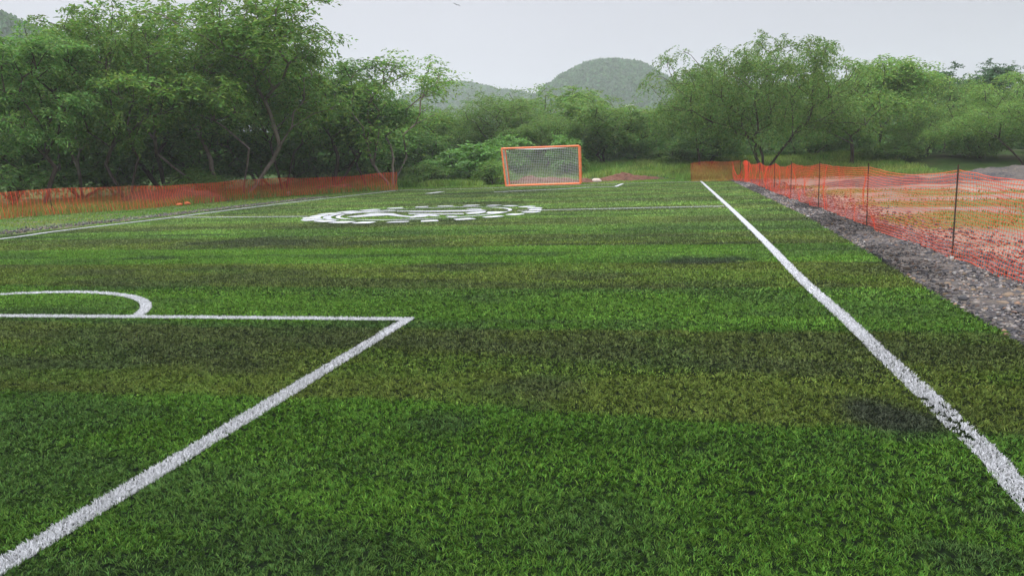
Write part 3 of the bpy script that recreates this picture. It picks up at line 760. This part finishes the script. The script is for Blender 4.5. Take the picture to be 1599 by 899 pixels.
gb('side_bar', BL, bBL, .035); gb('side_bar', BR, bBR, .035); gb('side_bar', TL, bTL, .035); gb('side_bar', TR, bTR, .035)
def netpanel(a, b, c, d, nu, nv, sag, r=.0068):
    """a,b bottom, d,c top: net of cords with a sag"""
    a, b, c, d = map(np.array, (a, b, c, d)); u = np.linspace(0, 1, nu); v = np.linspace(0, 1, nv)
    U, W = np.meshgrid(u, v, indexing='ij')
    G = (a[None, None] * ((1 - U) * (1 - W))[..., None] + b * (U * (1 - W))[..., None] + c * (U * W)[..., None] + d * ((1 - U) * W)[..., None])
    sg = np.array(sag)[None, None] * (np.sin(np.pi * U) * np.sin(np.pi * W))[..., None]
    G = G + sg
    Vs, Fs = [], []; off = 0
    for A, B in ((G[:-1], G[1:]), (G[:, :-1], G[:, 1:])):
        A = A.reshape(-1, 3); B = B.reshape(-1, 3); m = len(A); dd = B - A; dd /= np.linalg.norm(dd, axis=1)[:, None] + 1e-9
        t = np.cross(dd, np.array([.3, .9, .31])); t /= np.linalg.norm(t, axis=1)[:, None]; q = np.cross(dd, t)
        o4 = [t * r, (-.5 * t + .87 * q) * r, (-.5 * t - .87 * q) * r]
        Vs.append(np.stack([A + o4[0], A + o4[1], A + o4[2], B + o4[0], B + o4[1], B + o4[2]], 1).reshape(-1, 3)); i = np.arange(m)[:, None] * 6 + off
        Fs += [i + np.array([[0, 1, 4, 3]]), i + np.array([[1, 2, 5, 4]]), i + np.array([[2, 0, 3, 5]])]; off += 6 * m
    return np.vstack(Vs), np.vstack(Fs)
allV, allF, off = [], [], 0
for args in [(bBL, bBR, bTR, bTL, 43, 24, (0, .18, -.14)), (BL, bBL, bTL, TL, 8, 24, (.03, 0, -.03)), (BR, bBR, bTR, TR, 8, 24, (-.03, 0, -.03)), (TL, TR, bTR, bTL, 43, 10, (0, 0, -.10))]:
    V, Fc = netpanel(*args); allV.append(V); allF.append(Fc + off); off += len(V)
link('net', np_mesh('net', np.vstack(allV), np.vstack(allF), M['cord']), go)

# ------------------------------------------------------------------ trees
def grow_tree(seed, H, W, base, stems=1, lean=(0, 0), lobes=8, clumps=170, sprays=15, leaves=13, leaf=(.15, .062), slen=.75, droop=.5, flat=1.0, bark='bark', mat='leaf_a',
              name='tree', thick=1.0, fill=.55, upright=0.0, low=0.0):
    rs = np.random.default_rng(seed)
    root = empty(name, (0, 0, 0))
    # foliage lobes inside a crown envelope
    hc = (H + base) / 2; rz_ = (H - base) / 2; rx_ = W / 2
    A = []
    lb = []
    for i in range(lobes):
        a = 2 * np.pi * (i / lobes + rs.uniform(-.08, .08)) * 1.618 * 2
        rr = rs.uniform(.25, .75); zz = rs.uniform(-.7, .72)
        rr = rr * math.sqrt(max(.15, 1 - zz * zz * .8))
        lb.append((np.array([math.cos(a) * rx_ * rr, math.sin(a) * rx_ * rr, hc + zz * rz_ * .8]), rs.uniform(.25, .45)))
    lb.append((np.array([0, 0, H - rz_ * .45]), .42)); lb.append((np.array([0, 0, hc]), .5))
    wts = np.array([q[1] for q in lb]); wts /= wts.sum()
    for i in range(clumps):
        c, rr = lb[rs.choice(len(lb), p=wts)]
        v = rs.normal(size=3); v /= np.linalg.norm(v); v *= rs.random() ** .45
        A.append(c + v * np.array([rx_ * rr, rx_ * rr, rz_ * rr * .9 * flat]))
    A = np.array(A)
    if low: A[:, 2] -= low * np.clip(np.hypot(A[:, 0], A[:, 1]) / rx_, 0, 1) ** 2
    A[:, 2] = np.clip(A[:, 2], base * .5 + .35, H - .1)
    lean = np.array(lean)
    # bough skeleton
    pos = [np.zeros(3)]; par = [-1]; plen = [0.0]
    for sidx in range(stems):
        a = 2 * np.pi * (sidx + rs.random() * .5) / stems
        sp = .10 if stems == 1 else .42
        d = np.array([math.cos(a) * sp, math.sin(a) * sp, 1.0]); d[:2] += lean
        L = max(base * .95, .5) * rs.uniform(.85, 1.15) ; k = max(3, int(L / .35)); prev = 0
        for j in range(k):
            dd = d + rs.normal(0, .06, 3)
            p = pos[prev] + dd / np.linalg.norm(dd) * L / k
            pos.append(p); par.append(prev); plen.append(plen[prev] + L / k); prev = len(pos) - 1
    off_ = np.array(pos[-1]) * np.array([1, 1, 0]) if stems == 1 else np.array([*(lean * base * .8), 0])
    A = A + off_
    order = np.argsort(np.linalg.norm(A - np.array([off_[0], off_[1], base]), axis=1))
    ends = []
    for ai in order:
        a = A[ai]; P = np.array(pos); pl = np.array(plen)
        dvec = a - P; dist = np.linalg.norm(dvec, axis=1)
        cost = dist + .42 * pl + 1.2 * np.clip(P[:, 2] - a[2] + .2, 0, None)
        cost[0] += 3
        j = int(np.argmin(cost)); L = dist[j]
        if L < .15: ends.append(j); continue
        k = max(1, int(L / .45)); p0 = P[j]; up = np.array([0, 0, 1.0]) * L * (.18 + upright)
        mid = (p0 + a) / 2 + up + rs.normal(0, .06, 3) * L
        prev = j
        for q in range(1, k + 1):
            t = q / k; p = (1 - t) ** 2 * p0 + 2 * t * (1 - t) * mid + t * t * a
            if q < k: p = p + rs.normal(0, .03, 3)
            pos.append(p); par.append(prev); plen.append(plen[prev] + L / k); prev = len(pos) - 1
        ends.append(prev)
    P = np.array(pos); par = np.array(par); n = len(P)
    ex = 2.35; acc = np.zeros(n)
    for e in ends: acc[e] += (.0085 * thick) ** ex
    for i in range(n - 1, 0, -1): acc[par[i]] += acc[i] + 1e-9
    rad = acc ** (1 / ex) + .004
    rad[0] = rad[1:].max() * (1.15 if stems == 1 else .9)
    # tubes
    c_ = np.arange(1, n); p_ = par[1:]
    Ap, Bp = P[p_], P[c_]; d = Bp - Ap; d /= np.linalg.norm(d, axis=1)[:, None] + 1e-9
    Ap = Ap - d * .02
    ref = np.where(np.abs(d[:, 2:]) < .9, np.array([[0, 0, 1.0]]), np.array([[1.0, 0, 0]]))
    t1 = np.cross(d, ref); t1 /= np.linalg.norm(t1, axis=1)[:, None]; t2 = np.cross(d, t1)
    rB = rad[c_]; rA = np.minimum(rad[p_], rB * 1.35 + .004)
    ns = 6; V = []
    for Q, rr in ((Ap, rA), (Bp, rB)):
        for i in range(ns):
            th = 2 * math.pi * i / ns; V.append(Q + (t1 * math.cos(th) + t2 * math.sin(th)) * rr[:, None])
    V = np.stack(V, 1).reshape(-1, 3); i0 = np.arange(n - 1)[:, None] * 2 * ns
    Fq = np.vstack([i0 + np.array([[i, (i + 1) % ns, ns + (i + 1) % ns, ns + i]]) for i in range(ns)])
    V[:, 2] = np.where(V[:, 2] < .02, V[:, 2] - .15, V[:, 2])
    link('trunk', np_mesh('trunk', V, Fq, M[bark], smooth=True), root)
    # leaf sprays
    nc = len(A); ns_ = sprays
    C = np.repeat(A, ns_, 0); m = len(C)
    cen = np.array([off_[0], off_[1], hc])
    outw = C - cen; outw /= np.linalg.norm(outw, axis=1)[:, None] + 1e-6
    dirs = rs.normal(size=(m, 3)) * .75 + outw * .55 + np.array([0, 0, .15 + upright]); dirs[:, 2] *= (.5 if droop < .9 else .8); dirs /= np.linalg.norm(dirs, axis=1)[:, None]
    L = slen * (.5 + .8 * rs.random(m))
    st = C + rs.normal(0, .16, (m, 3)) * slen
    t = np.linspace(.12, 1, leaves)
    pts = st[:, None] + dirs[:, None] * (L[:, None] * t)[..., None]
    pts[..., 2] -= droop * L[:, None] * t ** 2
    pts += rs.normal(0, .025, pts.shape)
    tan = dirs[:, None] * np.ones((1, leaves, 1)); tan = tan.copy(); tan[..., 2] -= 2 * droop * t; tan /= np.linalg.norm(tan, axis=2)[..., None]
    sgn = np.where(np.arange(leaves) % 2 == 0, 1, -1)[None, :, None]
    side = np.cross(tan, rs.normal(size=(m, 1, 3)) * .4 + np.array([0, 0, 1.0])); side /= np.linalg.norm(side, axis=2)[..., None] + 1e-6
    ld = side * sgn * .8 + tan * .6 + rs.normal(0, .25, tan.shape); ld /= np.linalg.norm(ld, axis=2)[..., None]
    wdv = np.cross(ld, rs.normal(size=ld.shape) * .7 + np.array([0, 0, 1.0])); wdv /= np.linalg.norm(wdv, axis=2)[..., None] + 1e-6
    ll = leaf[0] * (.65 + .7 * rs.random((m, leaves, 1))); lw = leaf[1] * (.7 + .6 * rs.random((m, leaves, 1)))
    p0 = pts; p1 = pts + ld * ll * .5 + wdv * lw * .5; p2 = pts + ld * ll; p3 = pts + ld * ll * .5 - wdv * lw * .5
    p2 = p2 - np.array([0, 0, 1]) * ll * .12
    V = np.stack([p0, p1, p2, p3], 2).reshape(-1, 3)
    nf = m * leaves; Fq = np.arange(nf * 4).reshape(-1, 4)
    keep = V.reshape(-1, 4, 3)[:, 0, 2] > .1
    link('crown', np_mesh('crown', V, Fq[keep], M[mat]), root)
    v = V.reshape(-1, 3)
    root['_w'] = float(np.percentile(v[:, 0], 98) - np.percentile(v[:, 0], 2)); root['_h'] = float(np.percentile(v[:, 2], 99.7))
    root['_cx'] = float(np.mean(v[:, 0])); root['_cy'] = float(np.mean(v[:, 1]))
    return root

PROTO = {}
def proto(key, **kw): PROTO[key] = dict(kw=kw, used=False, root=None)
proto('acacia1', seed=11, H=9.0, W=7.5, base=1.8, stems=2, lobes=12, clumps=170, sprays=12, leaves=11, mat='leaf_a', bark='palebark', slen=.62)
proto('acacia2', seed=12, H=9.5, W=8.0, base=2.2, stems=4, lobes=13, clumps=190, sprays=12, leaves=11, mat='leaf_a', bark='bark', droop=.6, slen=.62)
proto('acacia3', seed=13, H=9.0, W=7.5, base=2.4, stems=2, lean=(-.45, 0), lobes=11, clumps=150, sprays=12, leaves=11, mat='leaf_a', bark='palebark', slen=.62)
proto('acacia4', seed=14, H=8.0, W=6.5, base=1.8, stems=2, lobes=11, clumps=160, sprays=12, leaves=10, mat='leaf_b', bark='bark', slen=.62)
proto('acacia5', seed=34, H=8.0, W=5.0, base=2.0, stems=4, lean=(.1, 0), lobes=10, clumps=130, sprays=12, leaves=11, mat='leaf_b', bark='bark', slen=.62)
proto('forked', seed=35, H=8.5, W=8.5, base=2.2, stems=2, lean=(.5, 0), lobes=12, clumps=130, sprays=12, leaves=11, mat='leaf_a', bark='palebark', slen=.62)
proto('slender', seed=55, H=6.5, W=4.6, base=1.5, stems=3, lobes=12, clumps=105, sprays=9, leaves=9, mat='leaf_a', bark='palebark', upright=.1, leaf=(.13, .06))
proto('under', seed=16, H=4.6, W=5.0, base=.4, stems=5, lobes=8, clumps=110, sprays=10, leaves=10, mat='leaf_b', bark='bark', leaf=(.15, .065))  # understorey bushes, added to block light near the ground
proto('broom', seed=17, H=6.5, W=7.0, base=1.0, stems=7, lobes=10, clumps=150, sprays=10, leaves=12, mat='leaf_c', upright=.35, droop=.1, leaf=(.15, .05), slen=1.0)
proto('mesq1', seed=18, H=8.5, W=13.0, base=1.2, stems=5, lobes=20, clumps=300, sprays=13, leaves=13, mat='leaf_c', droop=.95, leaf=(.15, .052), slen=.78, low=1.0)
proto('mesq2', seed=19, H=6.5, W=7.5, base=.9, stems=3, lobes=11, clumps=150, sprays=12, leaves=12, mat='leaf_c', droop=.85, leaf=(.16, .06), slen=.78, low=.5)
proto('mesq3', seed=39, H=7.5, W=7.0, base=1.8, stems=1, lobes=12, clumps=150, sprays=12, leaves=12, mat='leaf_c', droop=.7, leaf=(.16, .06), slen=.78, low=.3)
proto('round1', seed=20, H=6.5, W=7.5, base=1.2, stems=3, lobes=11, clumps=150, sprays=12, leaves=11, mat='leaf_c', droop=.45, leaf=(.17, .075))
proto('dark1', seed=21, H=8.5, W=6.0, base=2.0, stems=1, lobes=8, clumps=120, sprays=13, leaves=11, mat='leaf_d', droop=.35, leaf=(.19, .10))
proto('bush', seed=22, H=2.8, W=3.6, base=.3, stems=5, lobes=7, clumps=60, sprays=9, leaves=8, mat='leaf_e', droop=.3, leaf=(.19, .12), slen=.55)
proto('bush2', seed=23, H=2.2, W=3.4, base=.2, stems=5, lobes=7, clumps=70, sprays=10, leaves=9, mat='leaf_c', droop=.35, leaf=(.15, .06), slen=.6)

def place(key, px, D, top, wpx, rot, name, label, cat, group, dx=0, dy=0, hscale=1):
    pr = PROTO[key]
    if pr['root'] is None: pr['root'] = grow_tree(name=name, **pr['kw'])
    r = pr['root']
    if pr['used']:
        c = copy_tree(r)
    else:
        c = r; pr['used'] = True
    c.name = name
    W_, H_ = r['_w'], r['_h']
    h = hgt(px, top, D); wd = wpx / F * D
    p = at(px, D)
    sx = wd / W_; sz = h / H_
    sx = min(max(sx, sz * .55), sz * 1.9)
    c.scale = (sx, sx, sz); c.rotation_euler = (0, 0, R(rot))
    c.location = (p[0] + dx, p[1] + dy, float(far_z(p[0], p[1])) - .02); c.scale.z *= (h - c.location.z) / h
    tag(c, label, cat, group)
    return c
GL, GC, GR = 'trees behind the left net', 'trees beyond the far end', 'trees on the right beyond the fence'
T = [
 # left wall of trees: key, px, D, top, width, rot, label
 ('acacia4', 65, 34, 50, 215, 20, 'dark upright forked tree behind the net near the left edge', GL),
 ('acacia2', 200, 37, 20, 215, 70, 'tall tree whose top rises highest left of the crossing trunks', GL),
 ('acacia3', 338, 41, 2, 270, 0, 'tree with a long pale trunk leaning to the left', GL),
 ('forked', 380, 41.5, -4, 270, 0, 'tree with a pale trunk leaning to the right beside the left-leaning one', GL),
 ('acacia2', 445, 47, 38, 180, 150, 'broad tall tree whose crown steps down towards the gap', GL),
 ('acacia5', 520, 50, 98, 150, 100, 'dark tree with straight thin stems near the end of the left net', GL),
 ('acacia4', 575, 51, 122, 130, 200, 'short forked tree with leaning trunk at the far part of the left net', GL),
 ('slender', 612, 48.5, 86, 175, 60, 'slender airy tree at the far end of the left net', GL),
 ('acacia4', -60, 34, 66, 220, 140, 'tree cut off by the left edge of the photo', GL),
 ('acacia1', 130, 42, 56, 200, 300, 'tree standing behind the dark forked one', GL),
 ('acacia5', 262, 46, 50, 200, 10, 'tree behind the left-leaning trunk', GL),
 ('acacia1', 410, 54, 75, 190, 220, 'rear tree seen between the pale fork and the broad tall tree', GL),
 ('acacia5', 20, 46, 88, 200, 90, 'rear tree behind the forked tree at the left edge', GL),
 ('acacia1', 500, 58, 120, 160, 260, 'rear tree behind the straight thin stems', GL),
 ('acacia4', 330, 58, 90, 220, 330, 'rear tree filling the gap between the crossing trunks', GL),
 ('acacia5', 615, 60, 160, 130, 15, 'low tree behind the slender airy one', GL),
 ('acacia1', 180, 56, 90, 230, 170, 'rearmost tree in the left wood, far behind the net', GL),
 # centre
 ('mesq2', 715, 66, 172, 120, 30, 'low light green tree at the left end of the far row', GC),
 ('broom', 785, 64, 143, 150, 0, 'broom-like tree with many upright thin stems left of the goal top', GC),
 ('round1', 868, 70, 138, 160, 60, 'rounded green tree behind the goal', GC),
 ('round1', 945, 60, 158, 150, 200, 'spreading tree with dark forked trunks right of the goal', GC),
 ('mesq2', 1000, 66, 168, 130, 260, 'low tree between the goal and the big spreading tree', GC),
 ('mesq2', 850, 58, 182, 110, 120, 'small feathery grey green tree just above the goal', GC),
 ('round1', 655, 68, 175, 130, 20, 'dense tree behind the slender one at the gap', GC),
 # right
 ('mesq3', 1092, 54, 108, 118, 10, 'tall airy tree left of the big spreading tree', GR),
 ('mesq1', 1192, 47.5, 68, 300, 30, 'biggest spreading feathery tree behind the fence corner', GR),
 ('mesq3', 1332, 50, 96, 170, 100, 'feathery tree with short straight trunk right of the biggest tree', GR),
 ('mesq3', 1368, 55, 98, 120, 200, 'tree with thin upright trunk and a crown reaching above its neighbours', GR),
 ('mesq2', 1425, 58, 110, 140, 300, 'light green tree before the dark one', GR),
 ('dark1', 1472, 68, 106, 110, 0, 'dark dense tree standing behind the light ones', GR),
 ('dark1', 1545, 70, 100, 110, 130, 'dark pointed tree rising behind the right-hand tree', GR),
 ('mesq1', 1600, 46, 112, 260, 200, 'wide drooping tree cut by the right edge of the photo', GR),
 ('round1', 1500, 62, 150, 150, 45, 'lower tree between the dark tree and the wide drooping one', GR),
 ('round1', 1270, 62, 120, 160, 150, 'tree filling the gap behind the biggest spreading tree', GR),
 ('mesq2', 1130, 64, 130, 170, 220, 'tree behind the left part of the biggest tree', GR),
 ('mesq1', 1720, 50, 110, 260, 80, 'tree outside the right edge, next to the wide drooping one', GR),
]
for (k_, px, D, top, wp, rot, lb, grp) in T:
    place(k_, px, D, top, wp, rot, 'tree', lb, 'tree', grp)
B = [
 ('under', 20, 42, 205, 190, 0, 'dark bush under the trees at the left edge', 'bush'),
 ('under', 130, 45, 200, 190, 90, 'dark bush under the second tree of the left wood', 'bush'),
 ('under', 240, 47, 205, 180, 200, 'dark bush below the tall tree left of the crossing trunks', 'bush'),
 ('under', 330, 52, 190, 190, 290, 'dark bush between the crossing trunks', 'bush'),
 ('under', 430, 54, 200, 180, 50, 'dark bush right of the pale forking trunk', 'bush'),
 ('under', 520, 56, 195, 170, 140, 'dark bush behind the straight thin trunk', 'bush'),
 ('under', 590, 58, 205, 150, 230, 'dark bush behind the far end of the left net', 'bush'),
 ('under', 655, 60, 212, 140, 320, 'dark green bush at the gap left of the light bushes', 'bush'),
 ('bush2', 305, 41, 262, 90, 0, 'small green bush close behind the left net', 'bush'),
 ('bush', 742, 52, 226, 80, 20, 'largest fresh green big-leaved bush left of the goal', 'bush'),
 ('bush', 695, 55, 246, 55, 110, 'fresh green bush left of the largest one', 'bush'),
 ('bush', 792, 56, 212, 60, 200, 'fresh green bush top showing just over the goal corner', 'bush'),
 ('bush', 885, 54.5, 211, 55, 300, 'fresh green bush showing above the right part of the goal', 'bush'),
 ('bush2', 660, 51, 255, 80, 60, 'low yellowish green bush right of the net end', 'bush'),
 ('bush2', 770, 50, 250, 60, 150, 'low bush touching the left side of the goal', 'bush'),
 ('under', 1000, 62, 215, 150, 10, 'bush under the low trees right of the goal', 'bush'),
 ('bush2', 1050, 58, 232, 120, 70, 'low bush in the grass left of the short net panel', 'bush'),
 ('under', 1110, 56, 205, 150, 100, 'bush under the left side of the biggest tree', 'bush'),
 ('under', 1260, 58, 205, 160, 190, 'bush under the right side of the biggest tree', 'bush'),
 ('bush2', 1400, 52, 222, 120, 210, 'pale green bush behind the thin upright trunk', 'bush'),
 ('mesq2', 1450, 54, 190, 150, 320, 'light green bushy growth left of the wide drooping tree', 'bush'),
 ('under', 1530, 50, 200, 170, 260, 'dark bush under the wide drooping tree', 'bush'),
 ('under', 1640, 54, 190, 170, 20, 'dark bush behind the tree at the right edge', 'bush'),
 ('under', 1340, 64, 200, 160, 330, 'bush far behind the short straight trunk', 'bush'),
 ('under', 900, 68, 205, 160, 75, 'dark bush far behind the goal', 'bush'),
 ('under', 800, 70, 205, 160, 165, 'dark bush behind the broom-like tree', 'bush'),
]
for (k_, px, D, top, wp, rot, lb, cat) in B:
    place(k_, px, D, top, wp, rot, 'bush', lb, cat, 'bushes under the trees')
for pr in PROTO.values():
    pass

# far wood: one mass of leafy clumps behind the trees
def clump_mass(name, cx, cy, cz, rr, per, leaf, mat, label):
    n = len(cx); m = n * per
    c = np.repeat(np.stack([cx, cy, cz], 1), per, 0); r = np.repeat(rr, per)[:, None]
    v = rng.normal(size=(m, 3)); v /= np.linalg.norm(v, axis=1)[:, None]
    v[:, 2] = np.where(v[:, 2] < -.3, -v[:, 2], v[:, 2])
    p = c + v * r * (.75 + .35 * rng.random((m, 1)))
    a = rng.normal(size=(m, 3)) + v * .5; a /= np.linalg.norm(a, axis=1)[:, None]
    b = np.cross(a, v + rng.normal(0, .4, (m, 3))); b /= np.linalg.norm(b, axis=1)[:, None] + 1e-6
    L = leaf * (.6 + .8 * rng.random((m, 1)))
    V = np.stack([p - a * L, p + b * L * .6, p + a * L, p - b * L * .6], 1).reshape(-1, 3)
    o = link(name, np_mesh(name, V, np.arange(m * 4).reshape(-1, 4), M[mat])); tag(o, label, kind='stuff'); return o
n = 1500
px = rng.uniform(-250, 1800, n); D = rng.uniform(75, 130, n)
pos_ = np.array([at(a, d) for a, d in zip(px, D)])
hh = rng.uniform(.5, 5.0, n) * (D / 100) ** .5
clump_mass('far_wood', pos_[:, 0], pos_[:, 1], hh, rng.uniform(1.2, 2.2, n), 120, .34, 'leaf_b', 'dense green wood far behind the rows of trees')

# ------------------------------------------------------------------ hills
def hill(name, cx, cy, prof, depth, label, seed, z0=0, ntree=5000, leafsz=1.6):
    """prof: list of (offset across, height); ridge lies across the view"""
    P = np.array(prof, float); ang = math.atan2(cx, cy)      # face the pitch
    xs = np.linspace(P[0, 0], P[-1, 0], 160); ys = np.linspace(-depth, depth, 90)
    Hh = np.interp(xs, P[:, 0], P[:, 1])
    ker = np.hanning(13); ker /= ker.sum(); Hh = np.convolve(np.pad(Hh, 6, mode='edge'), ker, 'valid')
    def zf(x, y):
        h = np.interp(x, xs, Hh)
        return h * np.clip(np.cos(np.clip(y / depth, -1, 1) * np.pi / 2), 0, 1) ** .8 * (1 + .16 * (fbm(x * .02 + seed, y * .02 + seed, 4) - .5)) - 2 * np.abs(y / depth)
    YY, XX = np.meshgrid(ys, xs, indexing='ij')
    o = link(name, np_mesh(name, np.stack([XX.ravel(), YY.ravel(), zf(XX, YY).ravel()], 1), gridf(90, 160), M['hillside'], smooth=True), loc=(cx, cy, z0))
    o.rotation_euler = (0, 0, -ang); tag(o, label, kind='structure')
    x = rng.uniform(P[0, 0], P[-1, 0], ntree); y = rng.uniform(-depth, depth * .25, ntree)
    z = zf(x, y)
    sz = rng.uniform(1.6, 3.6, ntree)
    k = z > 1
    ca, sa = math.cos(-ang), math.sin(-ang); x, y, z, sz = x[k], y[k], z[k], sz[k]
    clump_mass('hill_forest', cx + x * ca - y * sa, cy + x * sa + y * ca, z + sz * .3 + z0, sz, 26, leafsz, 'hill_leaf', 'scrub forest covering ' + label)
def hpt(px, top, D): return hgt(px, top, D)
DH = 520
def hprof(c, D, pts): return [((px - c) / F * D, max(0, (yh(px) - t) / F * D + 1.5)) for px, t in pts]
p = at(950, DH)
hill('hill', p[0], p[1], hprof(950, DH, [(720, 225), (790, 182), (832, 164), (848, 154), (866, 138), (888, 124), (912, 116), (940, 111), (975, 112), (1005, 117), (1028, 130), (1048, 142), (1080, 162), (1130, 200), (1190, 235)]), 110,
     'the rounded hill right of centre', 4, ntree=6500)
DH2 = 640
p = at(735, DH2)
hill('hill', p[0], p[1], hprof(735, DH2, [(560, 200), (640, 162), (680, 147), (705, 140), (735, 137), (765, 142), (790, 149), (820, 154), (850, 159), (900, 175), (960, 215)]), 120,
     'the lower paler hill left of the rounded one', 9, ntree=6500, leafsz=1.9)
DH3 = 260
p = at(-90, DH3)
hill('hill', p[0], p[1], hprof(-90, DH3, [(-420, 120), (-250, 50), (-120, 22), (-20, 30), (20, 38), (60, 56), (120, 80), (220, 130), (330, 200)]), 70, 'the hill behind the trees at the left edge', 15, ntree=4000, leafsz=1.2)

# ------------------------------------------------------------------ buildings glimpsed between the trees
def box_mesh(name, x0, x1, y0, y1, z0, z1, mat):
    V = [(x, y, z) for z in (z0, z1) for y in (y0, y1) for x in (x0, x1)]
    me = bpy.data.meshes.new(name); me.from_pydata(V, [], [(0, 2, 3, 1), (4, 5, 7, 6), (0, 1, 5, 4), (2, 6, 7, 3), (0, 4, 6, 2), (1, 3, 7, 5)]); me.materials.append(mat); return me
def gable(name, x0, x1, y0, y1, z0, z1, mat):
    ym = (y0 + y1) / 2
    V = [(x0, y0, z0), (x1, y0, z0), (x1, y1, z0), (x0, y1, z0), (x0, ym, z1), (x1, ym, z1)]
    me = bpy.data.meshes.new(name); me.from_pydata(V, [], [(0, 1, 5, 4), (2, 3, 4, 5), (1, 2, 5), (3, 0, 4), (0, 3, 2, 1)]); me.materials.append(mat); return me
p = at(686, 140)
b_ = empty('shed', (p[0], p[1], 0), R(14)); tag(b_, 'white walled shed glimpsed through the gap left of the far trees', 'shed')
link('wall', box_mesh('wall', -6, 6, 0, 8, 0, 5.2, M['wall_white']), b_)
link('roof', gable('roof', -6.4, 6.4, -.4, 8.4, 5.2, 6.4, M['roof_sheet']), b_)
for q in (-3.5, 0, 3.5): link('window', box_mesh('window', q - .7, q + .7, -.06, -.01, 2.2, 3.3, M['glass']), b_)
p = at(997, 330)
b_ = empty('house', (p[0], p[1], 0), R(-5)); tag(b_, 'small house with reddish roof showing over the far trees', 'house')
hz = hgt(997, 175, 330)
link('wall', box_mesh('wall', -3, 3, 0, 7, 0, hz - 2.2, M['wall_white']), b_)
link('roof', gable('roof', -3.4, 3.4, -.5, 7.5, hz - 2.2, hz + .3, M['roof_red']), b_)
link('window', box_mesh('window', -1, 1, -.06, -.01, hz - 5, hz - 3.6, M['glass']), b_)
p = at(984, 360)
b_ = empty('house', (p[0], p[1], 0), R(8)); tag(b_, 'small pale flat-roofed house at the foot of the rounded hill', 'house')
hz = hgt(984, 165, 360)
link('wall', box_mesh('wall', -1.6, 1.6, 0, 5, 0, hz - .4, M['wall_white']), b_)
link('roof', box_mesh('roof', -1.9, 1.9, -.3, 5.3, hz - .4, hz, M['roof_sheet']), b_)
link('window', box_mesh('window', -1, 1, -.06, -.01, hz - 2.6, hz - 1.4, M['glass']), b_)

# bird in the sky
d = RM @ np.array([713 - CX, -(8 - CY), -F]); d = d / np.linalg.norm(d) * 55
bv = [(0, .16, 0), (.035, .02, .02), (0, -.14, 0), (-.035, .02, .02), (.16, .05, .07), (.30, -.03, .02), (.04, -.05, .01), (-.16, .05, .07), (-.30, -.03, .02), (-.04, -.05, .01), (0, .03, -.035)]
bf = [(0, 1, 3), (1, 2, 3), (1, 4, 6), (4, 5, 6), (3, 9, 7), (7, 9, 8), (0, 10, 1), (0, 3, 10), (10, 2, 1), (10, 3, 2)]
me = bpy.data.meshes.new('bird'); me.from_pydata(bv, [], bf); me.materials.append(M['bird'])
o = link('bird', me, loc=(d[0], d[1], d[2] + CAMH)); o.rotation_euler = (.3, .25, .8); tag(o, 'tiny dark bird flying high in the pale sky', 'bird')

# ------------------------------------------------------------------ haze
hz_ = box_mesh('haze', -1000, 1000, -400, 1100, -1.1, 110, None) if False else None
V = [(x, y, z) for z in (-1.1, 110) for y in (-320, 1020) for x in (-920, 920)]
me = bpy.data.meshes.new('haze'); me.from_pydata(V, [], [(0, 2, 3, 1), (4, 5, 7, 6), (0, 1, 5, 4), (2, 6, 7, 3), (0, 4, 6, 2), (1, 3, 7, 5)])
hm = bpy.data.materials.new('haze'); hm.use_nodes = True; t = hm.node_tree; t.nodes.clear()
pv = N(t, 'ShaderNodeVolumePrincipled'); pv.inputs['Density'].default_value = .0006; pv.inputs['Color'].default_value = (.93, .97, 1, 1); pv.inputs['Anisotropy'].default_value = .2
mo = N(t, 'ShaderNodeOutputMaterial'); t.links.new(pv.outputs[0], mo.inputs['Volume'])
me.materials.append(hm); o = link('haze', me); tag(o, 'pale damp air over the whole place', kind='stuff')
